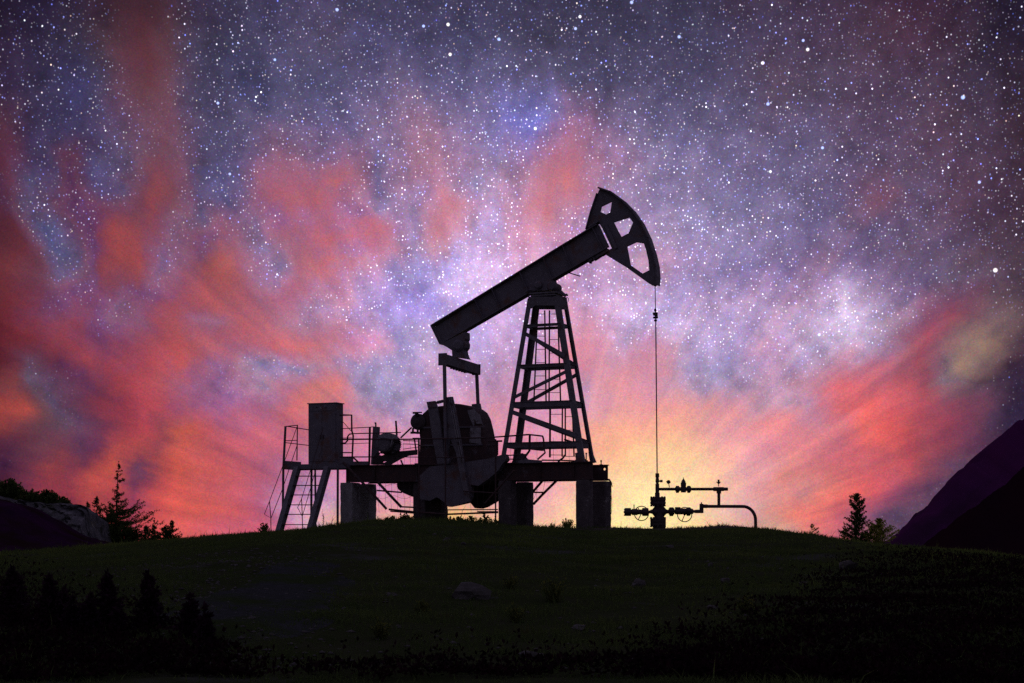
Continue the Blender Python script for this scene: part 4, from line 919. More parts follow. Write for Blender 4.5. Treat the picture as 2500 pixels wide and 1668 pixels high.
# ================================================================== concrete piers
def pier(px0, px1, v0, v1, label, seed):
    u0 = pt(px0, 1180, v0)[0]; u1 = pt(px1, 1180, v1)[0]
    zt = ZB - .015
    um, vm = (u0 + u1) / 2, (v0 + v1) / 2
    g = GL(um, vm) - .06
    mb = MB(); n = 14
    # a cast block with chipped edges: rings of points
    rr = random.Random(seed); k = 9
    ring_ = []
    per = []
    for i in range(k): per.append((u0 + (u1 - u0) * i / k, v0))
    for i in range(k): per.append((u1, v0 + (v1 - v0) * i / k))
    for i in range(k): per.append((u1 - (u1 - u0) * i / k, v1))
    for i in range(k): per.append((u0, v1 - (v1 - v0) * i / k))
    m = len(per); vs = []
    for j in range(n + 1):
        z = g - .3 + (zt - g + .3) * j / n
        for (a, b) in per:
            corner = (abs(a - u0) < .02 or abs(a - u1) < .02) and (abs(b - v0) < .02 or abs(b - v1) < .02)
            q = Vector((a * 5 + seed * 3, b * 5, z * 4))
            e = mnoise.noise(q) * .014 + mnoise.noise(q * 3.1) * .008
            if corner: e -= .012 + .02 * max(0, mnoise.noise(q * 1.7))
            if j == n: e -= .012
            da, db = a - um, b - vm
            L_ = math.hypot(da, db)
            vs.append((a + da / L_ * e, b + db / L_ * e, z))
    fs = [(j * m + i, j * m + (i + 1) % m, (j + 1) * m + (i + 1) % m, (j + 1) * m + i) for j in range(n) for i in range(m)]
    fs += [tuple(range(m))[::-1], tuple(n * m + i for i in range(m))]
    mb.add(vs, fs)
    x, y = l2w(um, vm)
    o = mb.build('concrete_pier', 'concrete' if seed <= 2 else 'stained_shaded', off=(um, vm, g))
    o.location = (x, y, g); o.rotation_euler = (0, 0, -PSI)
    return tag(o, label, 'pier', 'concrete piers under the pumpjack')
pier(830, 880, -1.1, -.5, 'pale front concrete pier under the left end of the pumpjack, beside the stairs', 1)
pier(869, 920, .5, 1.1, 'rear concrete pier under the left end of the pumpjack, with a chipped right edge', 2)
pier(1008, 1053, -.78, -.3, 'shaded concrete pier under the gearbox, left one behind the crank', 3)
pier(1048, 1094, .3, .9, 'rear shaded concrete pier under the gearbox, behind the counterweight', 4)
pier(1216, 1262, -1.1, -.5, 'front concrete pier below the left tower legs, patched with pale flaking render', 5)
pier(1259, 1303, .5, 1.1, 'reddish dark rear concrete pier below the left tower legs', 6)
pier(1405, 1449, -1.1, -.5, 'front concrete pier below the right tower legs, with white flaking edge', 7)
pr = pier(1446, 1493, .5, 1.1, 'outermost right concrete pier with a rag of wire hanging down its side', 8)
mb = MB()
u = pt(1493, 1180, 1.1)[0]; zz = lambda y: P(5, 1790, y, 1.1).z
mb.tube([(u - .25, 1.0, zz(733)), (u - .04, 1.0, zz(742)), (u + .03, 1.0, zz(780)), (u + .06, 1.0, zz(835))], [.03, .035, .02, .01], 6)
mb.tube([(u + .02, 1.0, zz(790)), (u + .03, 1.0, zz(950)), (u + .05, 1.0, zz(1100)), (u + .02, 1.0, zz(1180))], .007, 5)
w = mb.build('wire', 'rust', off=OFF.get('x', Vector((0, 0, 0))))
# re-base the wire on its pier
um, vm = (pt(1446, 1180, .5)[0] + pt(1493, 1180, 1.1)[0]) / 2, .8
gp = GL(um, vm) - .06
for vtx in w.data.vertices: vtx.co -= Vector((um, vm, gp))
w.parent = pr
OFF[w.name] = Vector((um, vm, gp))

# ================================================================== stairs and service platform
gP = GL(-8.6, -1)
ZD = EYE + (1290 - 1133.5) * 54.4 / F
sp = thing('service_platform', 'steel platform with open railings and a steep stair, left of the pumpjack', 'platform', local=(-8.4, -.5, gP))
uA = pt(693, 1133, -1.0)[0]; uB = pt(851, 1133, -1.0)[0]
mb = MB()
mb.box(((uA + uB) / 2, -.42, ZD - .03), (uB - uA, 1.16, .05))
mb.box(((uA + uB) / 2, -1.0, ZD - .10), (uB - uA, .04, .14)); mb.box(((uA + uB) / 2, .15, ZD - .10), (uB - uA, .04, .14))
mb.box((uA, -.42, ZD - .02), (.04, 1.18, .30)); mb.box((uB, -.42, ZD - .10), (.04, 1.18, .14))
mb.build('deck', 'steel', sp)
def poly(name, reg, pts, r, par, mat='rust', n=6):
    mb = MB(); mb.tube([P(reg, x, y, v) for x, y, v in pts], r, n); return mb.build(name, mat, par)
def post(px, v, ztop, zbot, w=.06):
    u = pt(px, 1200, v)[0]; mb = MB(); mb.bar((u, v, zbot), (u, v, ztop), w, w); return mb
zg = gP - .15
a = P(3, 318, 375, -1.0); b = P(3, 296, 800, -1.0); c2 = P(3, 288, 1400, -1.0)
mb = MB(); mb.bar(a, b, .06, .06); mb.bar(b, (c2.x, c2.y, zg), .06, .06); mb.build('post', 'steel', sp)
for x0, y0, x1, v, w in ((845, 800, 843, -1.0, .06), (580, 808, 577, .13, .06), (617, 808, 622, .13, .05)):
    a = P(3, x0, y0, v); mb = MB(); b = P(3, x1, 1380, v); mb.bar(a, (b.x, v, zg), w, w); mb.build('post', 'steel', sp)
rl = [
    ([(438, 365, .15), (433, 720, .15)], .022), ([(320, 377, -1.0), (438, 365, .15)], .016), ([(330, 375, -1.0), (548, 411, -1.0)], .016),
    ([(320, 521, -1.0), (440, 516, .15)], .014), ([(320, 541, -1.0), (552, 568, -1.0)], .014),
    ([(868, 262, -1.0), (984, 263, -1.0), (986, 420, -1.0), (1000, 470, -1.0), (990, 700, -1.0)], .032),
    ([(868, 332, -.9), (900, 333, -.9), (976, 420, -.9)], .012), ([(870, 400, -1.0), (1160, 385, -1.0), (1215, 380, -1.0)], .014),
    ([(870, 508, -1.0), (1205, 505, -1.0)], .026), ([(870, 548, -1.0), (920, 546, -1.0), (942, 520, -1.0), (944, 480, -1.0), (962, 455, -1.0), (1000, 450, -1.0), (1480, 437, -1.0)], [.03, .03, .03, .03, .024, .018, .018]),
    ([(870, 495, -1.0), (985, 492, -1.0)], .012), ([(870, 556, -1.0), (1160, 544, -1.0)], .010),
    ([(870, 641, -1.0), (985, 641, -1.0)], .020), ([(870, 685, -1.0), (1210, 684, -1.0)], .020), ([(1168, 385, -1.0), (1162, 762, -1.0)], .040),
    ([(1000, 690, -1.0), (1050, 735, -1.0)], .03)]
for pts, r in rl:
    mb = MB(); mb.tube([P(3, x, y, v) for x, y, v in pts], r, 8); mb.build('railing_bar', 'rust', sp)
# toe plates between platform and frame
mb = MB(); mb.prism(PL(3, [(870, 684), (998, 682), (1000, 730), (1165, 728), (1165, 765), (1000, 768), (870, 768)], -.98), -1.0, -.96); mb.build('toe_plate', 'steel', sp)
# stair
st = []
VT, VBm = -1.02, -2.6
def stair_pt(side, t):
    a = P(3, 438 if side == 0 else 742, 800, VT); b = P(3, 256 if side == 0 else 566, 1436, VBm)
    return a + (b - a) * t
first = None
for s in (0, 1):
    a, b = stair_pt(s, 0), stair_pt(s, 1)
    b = a + (b - a) * 1.02
    mb = MB(); mb.bar(a, b, .16, .24, up=(1, 0, 0))
    mb.bar(a + Vector((-.085, 0, 0)), b + Vector((-.085, 0, 0)), .012, .25, up=(1, 0, 0))
    mb.build('stringer', 'grey', sp)
for k, y in enumerate((895, 990, 1087, 1187, 1282, 1383)):
    t = (y - 815) / (1436 - 800)
    a, b = stair_pt(0, t), stair_pt(1, t)
    mb = MB(); mb.bar(a, b, .2, .028, up=(0, 1, 0)); mb.build('tread', 'rust', sp)
for pts, r in (([(437, 372, -1.0), (318, 700, -1.4), (155, 1135, -2.5), (105, 1262, -2.6), (172, 1302, -2.6), (290, 1000, -2.0), (437, 560, -1.1)], .013),
               ([(700, 385, -1.0), (590, 750, -1.4), (480, 1105, -2.5), (440, 1195, -2.6), (487, 1285, -2.6), (590, 930, -2.0), (690, 570, -1.1)], .013)):
    mb = MB(); mb.tube([P(3, x, y, v) for x, y, v in pts], r, 6); mb.build('handrail', 'rust', sp)
for pts in ([(157, 1135, -2.55), (170, 1302, -2.55), (172, 1460, -2.55)], [(480, 1105, -2.55), (487, 1285, -2.55), (490, 1440, -2.55)]):
    mb = MB(); mb.tube([P(3, x, y, v) for x, y, v in pts], .017, 6); mb.build('handrail_post', 'rust', sp)

# electrical cabinet on the platform
cu0 = P(3, 548, 500, -.6).x; cu1 = P(3, 830, 500, -.6).x
zt_ = P(3, 600, 152, -.6).z; zb_ = ZD - .005
cb = thing('electrical_cabinet', 'tall dark steel electrical cabinet standing on the service platform', 'cabinet', local=((cu0 + cu1) / 2, -.35, zb_))
mb = MB(); mb.box(((cu0 + cu1) / 2, -.35, (zt_ + zb_) / 2), (cu1 - cu0, .5, zt_ - zb_)); mb.build('body', 'steel', cb, bevel=.006)
mb = MB(); mb.box(((cu0 + cu1) / 2, -.35, zt_ + .02), (cu1 - cu0 + .07, .56, .03)); mb.build('roof', 'steel', cb)
hd = zt_ - .27
for k, (x0, x1) in enumerate(((cu0 + .02, (cu0 + cu1) / 2 - .01), ((cu0 + cu1) / 2 + .01, cu1 - .02))):
    mb = MB(); mb.box(((x0 + x1) / 2, -.61, (hd + zb_ + .1) / 2), (x1 - x0, .02, hd - zb_ - .12)); dr = mb.build('door', 'steel', cb)
    mb = MB(); xh = x1 - .05 if k == 0 else x0 + .05; mb.box((xh, -.635, zb_ + .95), (.03, .03, .14)); mb.build('handle', 'rust', dr)
mb = MB(); mb.box(((cu0 + cu1) / 2, -.607, zt_ - .13), (cu1 - cu0 - .04, .014, .22)); mb.build('top_panel', 'steel', cb)
for x, y in ((632, 185), (725, 187)):
    mb = MB(); c = P(3, x, y, -.62); mb.lathe((c.x, -.628, c.z), (0, 1, 0), [(0, .025), (.014, .03)], 10); mb.build('cap', 'black', cb)
mb = MB(); c = P(3, 672, 190, -.62); mb.box((c.x, -.617, c.z), (.07, .006, .09)); mb.build('notice_plate', 'pale', cb)

# ================================================================== guard railing round the cranks and the tower foot
gr = thing('safety_railing', 'thin rusty guard railing running past the cranks and round the tower foot', 'railing', local=(-3.5, -1.5, GL(-3.5, -1.5)))
V = -1.5
for reg, pts, r, v in (
        (4, [(120, 510), (600, 505), (1280, 490), (1660, 462)], .024, V), (5, [(420, 187), (740, 163), (915, 183)], .026, V),
        (4, [(430, 520), (590, 524)], .014, V), (4, [(430, 685), (1100, 690)], .014, V), (4, [(600, 1243), (885, 1262), (1385, 1243)], .030, V),
        (5, [(200, 250), (396, 246)], .030, V), (5, [(210, 303), (308, 303), (304, 420)], .030, -1.2), (5, [(336, 255), (336, 425)], .035, -1.2),
        (5, [(750, 165), (745, 370), (665, 480)], .040, V), (5, [(915, 185), (926, 230), (930, 330), (945, 395), (850, 480)], [.03] * 5, V),
        (5, [(758, 346), (900, 362), (942, 360)], .028, V), (5, [(450, 430), (720, 415)], .020, V), (5, [(450, 475), (720, 482)], .020, V),
        (5, [(905, 490), (1140, 492), (1345, 500)], .024, .85), (5, [(1020, 422), (1180, 424)], .008, .85), (5, [(1210, 440), (1335, 442)], .008, .85),
        (5, [(1190, 225), (1300, 262)], .03, .6), (5, [(1200, 425), (1165, 470), (1110, 508)], .035, .6)):
    mb = MB(); mb.tube([P(reg, x, y, v) for x, y in pts], r, 8); mb.build('rail', 'rust', gr)
for x in (588, 856, 1362):
    a = P(4, x, 505, V); b = P(4, x, 1262, V); mb = MB(); mb.tube([a, (b.x, b.y, min(b.z, GL(b.x, V) + .05) - .2)], .028 if x > 588 else .034, 8); mb.build('post', 'rust', gr)
mb = MB(); mb.prism(PL(5, [(600, 500), (690, 465), (740, 480), (905, 492), (905, 522), (600, 528)], V), V - .02, V + .02); mb.build('toe_board', 'steel', gr)
for reg, pts, r, v in ((3, [(900, 740), (1110, 960), (1335, 1208)], .045, -1.3), (3, [(1250, 942), (1485, 1190)], .048, -1.3), (3, [(1240, 1022), (1490, 1042)], .026, V),
                       (3, [(1360, 1213), (1620, 1240)], .034, V), (3, [(1375, 1232), (1620, 1252)], .02, -1.3), (3, [(1490, 1187), (1700, 1196)], .026, V),
                       (5, [(910, 755), (795, 888)], .045, .9), (5, [(1090, 752), (920, 920), (795, 1052)], .045, .9), (5, [(795, 900), (925, 902)], .026, .9),
                       (5, [(550, 620), (180, 1040)], .035, V), (4, [(880, 1218), (1385, 1214)], .018, -1.2), (4, [(1180, 1235), (1385, 1235)], .018, .9), (4, [(1040, 1030), (1390, 1050)], .025, V)):
    mb = MB(); mb.tube([P(reg, x, y, v) for x, y in pts], r, 8); mb.build('brace', 'rust', gr)
mb = MB(); q = random.Random(4)
for x in list(range(190, 590, 62)) + [1110, 1170, 1235, 1300]:
    mb.tube([P(4, x + q.uniform(-8, 8), 515 + k * 104, V) + Vector((q.uniform(-.015, .015), 0, 0)) for k in range(8)], .0045, 4)
for y in (970, 1090): mb.tube([P(4, 165 + k * 60, y + 18 * math.sin(k * 1.7), V) for k in range(7)], .0045, 4)
for x in (505, 1050, 1250, 840): mb.tube([P(5, x, 200, .9), P(5, x + 3, 520, .9)], .0045, 4)
mb.tube([P(5, 800, 985, .9), P(5, 850, 860, .9), P(5, 915, 900, .9), P(5, 945, 760, .9)], .006, 4)
mb.tube([P(5, 840, 760, .9), P(5, 838, 1000, .9)], .005, 4); mb.tube([P(5, 925, 770, .9), P(5, 1050, 775, .9)], .005, 4)
tag(mb.build('wire_netting', 'rust', gr), kind='stuff')

# ================================================================== WELLHEAD
ur, zr = pt(WX, 1290, 0)
wx, wy = l2w(ur, 0)
SC = wy / F / 5.876
def W(x, y, dy=0.0):
    return Vector((wx + (x - 730) * SC, wy + dy, EYE + (1290 - (1120 + y / 5.876)) / F * wy))
gW = G(wx, wy)
wh = thing('wellhead', 'black wellhead with two handwheels, union valves and a curved flow pipe, right of the pumpjack', 'wellhead', world_=(wx, wy, gW))
def vcyl(mb, x, spans, n=18):
    """stacked vertical drums: (y_top, y_bottom, half width in region pixels)"""
    for y0, y1, h in spans:
        a = W(x, y1); L_ = (y1 - y0) * SC; r = h * SC
        mb.lathe(a, (0, 0, 1), [(0, r * .93), (L_ * .06, r), (L_ * .94, r), (L_, r * .93)], n)
def hcyl(mb, y, spans, n=16, dy=0):
    for x0, x1, h in spans:
        a = W(x0, y, dy); L_ = (x1 - x0) * SC; r = h * SC
        mb.lathe(a, (1, 0, 0), [(0, r * .9), (L_ * .12, r), (L_ * .88, r), (L_, r * .9)], n)
mb = MB()
vcyl(mb, 760, [(640, 860, 72), (845, 985, 96), (975, 1060, 92)])
mb.lathe(W(760, 760) - Vector((130 * SC, 0, 0)), (1, 0, 0), [(0, 24 * SC), (30 * SC, 34 * SC), (60 * SC, 70 * SC), (200 * SC, 70 * SC), (230 * SC, 34 * SC), (265 * SC, 24 * SC)], 18)
body = mb.build('casing_head', 'black', wh, smooth=False)
for yc_, R_b, yy0, yy1 in ((612, 100, 550, 685), (915, 104, 845, 985)):
    mb = MB(); vcyl(mb, 742, [(yc_ - 42, yc_ - 8, 112), (yc_ + 2, yc_ + 40, 112), (yc_ - 60, yc_ + 62, 92)], 24)
    for k in range(10):
        t = 2 * math.pi * k / 10 + .2
        c = W(742, yy1) + Vector((math.cos(t) * R_b * SC, math.sin(t) * R_b * SC, 0))
        mb.lathe(c, (0, 0, 1), [(0, 15 * SC), (25 * SC, 15 * SC), (25 * SC, 9 * SC), ((yy1 - yy0 - 25) * SC, 9 * SC), ((yy1 - yy0 - 25) * SC, 15 * SC), ((yy1 - yy0) * SC, 15 * SC), ((yy1 - yy0 + 8) * SC, 9 * SC)], 8)
    mb.build('flange', 'black', wh)
mb = MB()
vcyl(mb, 732, [(210, 268, 28), (268, 290, 22), (286, 345, 25), (345, 362, 20), (360, 490, 28), (488, 560, 35)])
mb.build('stuffing_box', 'black', wh)
mb = MB(); hcyl(mb, 322, [(705, 780, 11), (772, 808, 18)]); mb.build('grease_cup', 'black', wh)
mb = MB(); hcyl(mb, 437, [(755, 1000, 21), (990, 1220, 20), (1210, 1545, 21), (1535, 1690, 30), (1685, 1745, 24)])
mb.lathe(W(1615, 500), (0, 0, 1), [(0, 33 * SC), (75 * SC, 36 * SC)], 14); mb.build('upper_pipe', 'black', wh)
def union(x, y, par, s=1.0):
    mb = MB(); hcyl(mb, y, [(x - 32 * s, x - 22 * s, 34 * s), (x - 24 * s, x + 24 * s, 46 * s), (x + 22 * s, x + 32 * s, 34 * s)])
    for k in range(3):
        t = k * 2.094 + .9; c = W(x, y) + Vector((0, math.cos(t) * 48 * s * SC, math.sin(t) * 48 * s * SC))
        mb.box(c, (40 * s * SC, 16 * SC, 16 * SC), Matrix.Rotation(t, 3, 'X'))
    return mb.build('union_nut', 'black', par)
mb = MB(); vcyl(mb, 1107, [(375, 485, 38), (345, 385, 40)]); hcyl(mb, 437, [(1040, 1180, 28)])
mb.lathe(W(1107, 350), (0, 0, 1), [(0, 33 * SC), (25 * SC, 30 * SC), (45 * SC, 18 * SC), (60 * SC, 6 * SC), (80 * SC, 4 * SC)], 16)
uv = mb.build('check_valve', 'black', wh); union(1022, 437, uv); union(1185, 437, uv)
for x, y0, y1 in ((893, 412, 335), (1612, 400, 345)):
    mb = MB(); mb.tube([W(x + (12 if x < 1000 else 0), y0), W(x, y1)], 6 * SC, 6)
    c = W(x, y1)
    mb.lathe(c + Vector((0, -12 * SC, 0)), (0, 1, 0), [(0, 14 * SC), (4 * SC, 28 * SC if x < 1000 else 20 * SC), (20 * SC, 28 * SC if x < 1000 else 20 * SC), (24 * SC, 14 * SC)], 12)
    mb.bar(W(x - 34, y1 - 8), W(x + 30, y1 + 8 if x < 1000 else y1 - 8), 8 * SC, 12 * SC)
    mb.tube([W(x, y1), W(x, y1 - (28 if x < 1000 else 45))], 14 * SC, 6)
    mb.build('needle_valve', 'black', wh)
mb = MB(); mb.tube([W(1615, 460), W(1615, 690)], 22 * SC, 14); mb.build('riser_pipe', 'black', wh)
mb = MB()
arcp = [W(1400, 685), W(1700, 685), W(1950, 686)]
for k in range(1, 10):
    t = k / 10 * math.pi / 2
    arcp.append(W(1960 + 182 * math.sin(t), 686 + 200 * (1 - math.cos(t))))
arcp += [W(2142, 900), W(2143, 1000), W(2143, 1110)]
mb.tube(arcp, 23 * SC, 14)
hcyl(mb, 683, [(1392, 1455, 27)]); mb.build('flow_pipe', 'black', wh)
mb = MB(); mb.box(W(1366, 714), (54 * SC, 50 * SC, 134 * SC)); mb.tube([W(1365, 650), W(1365, 625)], 10 * SC, 8); hcyl(mb, 757, [(1270, 1392, 26), (1230, 1280, 22)]); mb.build('elbow', 'black', wh, bevel=.012)
# lower right branch
mb = MB(); hcyl(mb, 757, [(800, 1000, 24), (985, 1150, 44), (1120, 1245, 40)])
vcyl(mb, 1025, [(695, 760, 40)]); mb.tube([W(1130, 760, -.05), W(1130, 800, .14)], 14 * SC, 8)
mb.build('gate_valve', 'black', wh)
union(935, 757, wh, 1.3); union(1180, 755, wh, 1.25)
def handwheel(x, y, ry, dy, ang):
    mb = MB(); c = W(x, y, dy)
    mb.ring(c, (0, 1, 0), 103 * SC, 6.5 * SC, 36, 6)
    for k in range(3):
        t = ang + k * 2.094
        mb.tube([c, c + Vector((math.cos(t), 0, math.sin(t))) * 103 * SC], 6 * SC, 6)
    mb.lathe(c + Vector((0, -.03, 0)), (0, 1, 0), [(0, 12 * SC), (.06, 16 * SC)], 10)
    if ry: mb.tube([c, W(x, y, ry)], 11 * SC, 8)
    return mb.build('handwheel', 'black', wh)
handwheel(1132, 802, .0, .16, -1.95)
handwheel(511, 785, .0, .16, -2.05)
mb = MB(); hcyl(mb, 765, [(590, 690, 22), (350, 600, 36), (365, 450, 46), (515, 604, 58), (262, 355, 58), (250, 262, 14)])
for k in range(6):
    t = k * 1.047; c = W(262, 772) + Vector((0, math.cos(t) * 46 * SC, math.sin(t) * 46 * SC))
    mb.lathe(c - Vector((8 * SC, 0, 0)), (1, 0, 0), [(0, 9 * SC), (100 * SC, 9 * SC)], 6)
mb.tube([W(398, 720), W(398, 660)], 7 * SC, 6); mb.box(W(397, 662), (14 * SC, 14 * SC, 8 * SC))
mb.tube([W(511, 765, 0), W(511, 785, .16)], 14 * SC, 8)
mb.build('side_valve', 'black', wh)

# ================================================================== VEGETATION AND STONES
def ground_at(px, py):
    """where the line of sight through (px, py) first meets the hill"""
    Y = np.linspace(8, 56, 1600)
    x = (px - 1250) / F * Y
    d = (EYE + (1290 - py) / F * Y) - gz(x, Y)
    k = np.argmax(d < 0) if (d < 0).any() else np.argmin(d)
    return float(x[k]), float(Y[k]), float(gz(x[k], Y[k]))
def at_px(px, Y):
    x = (px - 1250) / F * Y
    return x, Y, G(x, Y)

def tri_obj(name, co, tri, mat, parent=None, org=(0, 0, 0)):
    o = raw_mesh(name, np.asarray(co) - np.array(org), tri, mat)
    if parent is not None: o.parent = parent
    return o

def tufts(rs, centers, dirs, L, Wd, n, spread=.9):
    """n little pointed leaves round each centre, roughly along dirs"""
    c = np.repeat(np.asarray(centers), n, 0); d = np.repeat(np.asarray(dirs), n, 0)
    d = d + rs.normal(0, spread, d.shape); d /= np.linalg.norm(d, axis=1, keepdims=True) + 1e-6
    s = np.cross(d, rs.normal(0, 1, d.shape)); s /= np.linalg.norm(s, axis=1, keepdims=True) + 1e-6
    l = L * rs.uniform(.6, 1.3, (len(c), 1)); w = Wd * rs.uniform(.6, 1.3, (len(c), 1))
    a = c - s * w * .3; b = c + d * l * .5 + s * w; e = c + d * l; f = c + d * l * .5 - s * w
    co = np.stack([a, b, e, f], 1).reshape(-1, 3)
    i = np.arange(len(c))[:, None] * 4
    return co, np.concatenate([i + np.array([[0, 1, 2]]), i + np.array([[0, 2, 3]])])

def fir(name, label, group, base, H, prof, seed, mat='needle', skew=0.0, nbr=70, cat='tree', bare=.0, tuftL=.075, tuftW=.012, ntuft=5, droop=.25, up=.1, trunk_r=None, thin=2.0):
    """a young conifer: tapered trunk with side limbs, needles in tufts along them"""
    rs = np.random.RandomState(seed)
    x0, y0, z0 = base
    t = bpy.data.objects.new(name, None); COL.objects.link(t); t.location = base; t.empty_display_size = .2
    tag(t, label, cat, group); OFF[t.name] = Vector(base)
    r0 = trunk_r or H * .016
    mb = MB()
    lean = rs.normal(0, .02 * H, 2)
    ax = lambda s: Vector((x0 + lean[0] * s * s, y0 + lean[1] * s * s, z0 - .1 + (H + .1) * s))
    mb.tube([ax(s) for s in np.linspace(0, 1, 9)], [r0 * (1 - s) + .0025 for s in np.linspace(0, 1, 9)], 6)
    cs = []; ds = []
    for k in range(nbr):
        s = bare + (1 - bare) * (k + rs.uniform(0, 1)) / nbr
        L = H * float(np.interp(s, *prof)) * rs.uniform(.55, 1.2)
        if L < .02 or (s > thin and rs.uniform() < .74): continue
        a = rs.uniform(0, 2 * math.pi)
        dv = Vector((math.cos(a), math.sin(a), 0))
        L *= 1 + skew * dv.x
        p0 = ax(s); pts = [p0]
        m = max(3, int(L / .09)); dz = up + rs.normal(0, .12)
        for j in range(1, m + 1):
            q = j / m
            pts.append(p0 + dv * L * q + Vector((rs.normal(0, .012), rs.normal(0, .012), L * (dz * q - droop * q * (1 - q) * 1.6))))
        mb.tube(pts, max(.0028, r0 * .22 * (1 - s)), 4, r2=.0016, caps=False)
        for j in range(1, m + 1):
            for h in (0, .5):
                p = pts[j - 1].lerp(pts[j], 1 - h)
                cs.append(p); ds.append(dv * .7 + Vector((0, 0, .25)))
                if rs.uniform() < .55 and L > .2:
                    sd = Vector((-dv.y, dv.x, 0)) * rs.choice([-1, 1]); ln = L * .28 * (1 - j / m * .6) * rs.uniform(.4, 1)
                    for g in np.linspace(.25, 1, max(2, int(ln / .06))):
                        cs.append(p + (sd + dv * .5) * ln * g); ds.append(sd * .6 + dv * .5)
    for s in np.linspace(.9, 1.0, 6) if thin > 1 else (.97, 1.0): cs.append(ax(s)); ds.append(Vector((0, 0, 1)))
    mb.build('trunk', 'bark', t)
    co, tr = tufts(rs, np.array([tuple(c) for c in cs]), np.array([tuple(d) for d in ds]), tuftL, tuftW, ntuft)
    tri_obj('crown', co, tr, mat, t, base)
    return t

def shrub(name, label, group, base, H, R, seed, mat='leaf', nst=14, leaf=.05, lw=.02, nl=5, cat='shrub', stemmat='bark', shape=1.0, Ry=None):
    """a leafy plant: thin stems fanning out of the ground, leaves along them"""
    rs = np.random.RandomState(seed); x0, y0, z0 = base
    t = bpy.data.objects.new(name, None); COL.objects.link(t); t.location = base; t.empty_display_size = .2
    tag(t, label, cat, group); OFF[t.name] = Vector(base)
    mb = MB(); cs = []; ds = []
    for k in range(nst):
        a = rs.uniform(0, 2 * math.pi); rr = R * math.sqrt(rs.uniform(0, 1))
        h = H * (1 - shape * .55 * (rr / R) ** 2) * rs.uniform(.55, 1.0)
        e = Vector((x0 + rr * math.cos(a), y0 + rr * math.sin(a) * (Ry or R) / R, z0 + h))
        b = Vector((x0 + .35 * rr * math.cos(a), y0 + .35 * rr * math.sin(a), z0 - .05))
        pts = [b.lerp(e, q) + Vector((rs.normal(0, .012), rs.normal(0, .012), 0)) * (1 if 0 < q < 1 else 0) - Vector((math.cos(a), math.sin(a), 0)) * .12 * R * math.sin(q * math.pi) for q in np.linspace(0, 1, 7)]
        mb.tube(pts, .006, 4, r2=.002, caps=False)
        for q in np.linspace(.15, 1, max(5, int(h / .03))):
            i = min(5, int(q * 6)); p = pts[i].lerp(pts[i + 1], q * 6 - i)
            cs.append(p); ds.append(Vector((rs.normal(0, 1), rs.normal(0, 1), .5)))
    mb.build('stem', stemmat, t)
    co, tr = tufts(rs, np.array([tuple(c) for c in cs]), np.array([tuple(d) for d in ds]) * .7, leaf, lw, nl, .7)
    tri_obj('foliage', co, tr, mat, t, base)
    return t

def based(px, Y, ytop):
    x, y, z = at_px(px, Y)
    zt = EYE + (1290 - ytop) / F * Y
    return (x, y, z), zt - z

GT = 'conifers on the skyline'
b, H = based(283, 52, 1129)
fir('spruce_tree', 'tallest young spruce with a bare spiky top, left of the pumpjack against the red sky', GT, b, H,
    ([0, .15, .3, .42, .52, .58, .7, .85, 1.0], [.42, .42, .36, .27, .16, .07, .09, .05, .01]), 11, skew=.28, nbr=230, ntuft=6, tuftL=.06, tuftW=.011, up=.22, droop=.4, thin=.45)
b, H = based(236, 52, 1215)
fir('spruce_tree', 'thin little spruce beside the grey rocks, just left of the tallest spruce', GT, b, H, ([0, .5, .8, 1], [.30, .28, .12, .02]), 12, nbr=60, ntuft=6)
b, H = based(214, 52, 1228)
fir('spruce_tree', 'very thin low spruce standing right behind the grey rock face', GT, b, H, ([0, .5, .8, 1], [.25, .20, .10, .02]), 13, nbr=36)
for px, yt, sd, lb, pr_ in ((357, 1286, 21, 'low leaning spruce seedling right of the tallest spruce', [.55, .5, .2, .03]), (377, 1272, 22, 'seedling with a long bare needle-thin tip, second of the small row', [.5, .22, .03, .01]),
                            (401, 1288, 23, 'bushy low seedling between the thin-tipped one and the upright one', [.6, .55, .3, .05]), (420, 1273, 24, 'upright open spruce seedling, nearest to the pumpjack of the small row', [.55, .42, .22, .03])):
    b, H = based(px, 52, yt)
    fir('spruce_seedling', lb, 'spruce seedlings left of the pumpjack', b, H, ([0, .45, .8, 1], pr_), sd, nbr=44, ntuft=6, tuftL=.06, up=.25, droop=.3, cat='seedling')
b, H = based(268, 52.6, 1252)
shrub('bush', 'dark dense bush spreading under the tallest spruce beside the rocks', None, (b[0] - .25, b[1], b[2]), H * 1.05, 1.0, 31, mat='needle', nst=120, leaf=.07, lw=.02, nl=7, cat='bush')
b, H = based(318, 52.3, 1285)
shrub('bush', 'low dark juniper bush on the right side of the tallest spruce', None, b, H, .45, 32, mat='needle', nst=60, leaf=.07, lw=.02, nl=7, cat='bush')
b, H = based(1981, 50.5, 1283)
fir('spruce_seedling', 'small bare seedling alone on the skyline between the flow pipe and the right spruce', None, b, H, ([0, .4, .8, 1], [.55, .6, .35, .08]), 41, mat='yneedle', nbr=15, ntuft=6, tuftL=.045, tuftW=.010, up=.75, droop=.1, cat='seedling')
b, H = based(2091, 52, 1207)
fir('spruce_tree', 'narrow dark spruce on the right skyline with a ragged forked tip', GT, b, H, ([0, .1, .3, .5, .62, .75, .9, 1], [.34, .34, .28, .17, .20, .19, .13, .02]), 42, nbr=120, ntuft=6, tuftL=.06, tuftW=.013, up=.55, droop=.1)
b, H = based(2144, 52, 1268)
fir('larch_bush', 'yellow-green larch bush growing against the right side of the narrow spruce', None, b, H, ([0, .3, .6, .8, 1], [.75, .7, .45, .25, .05]), 43, mat='yneedle', nbr=90, ntuft=5, tuftL=.055, tuftW=.013, up=.5, droop=.1, cat='bush')
b, H = based(2064, 52, 1292)
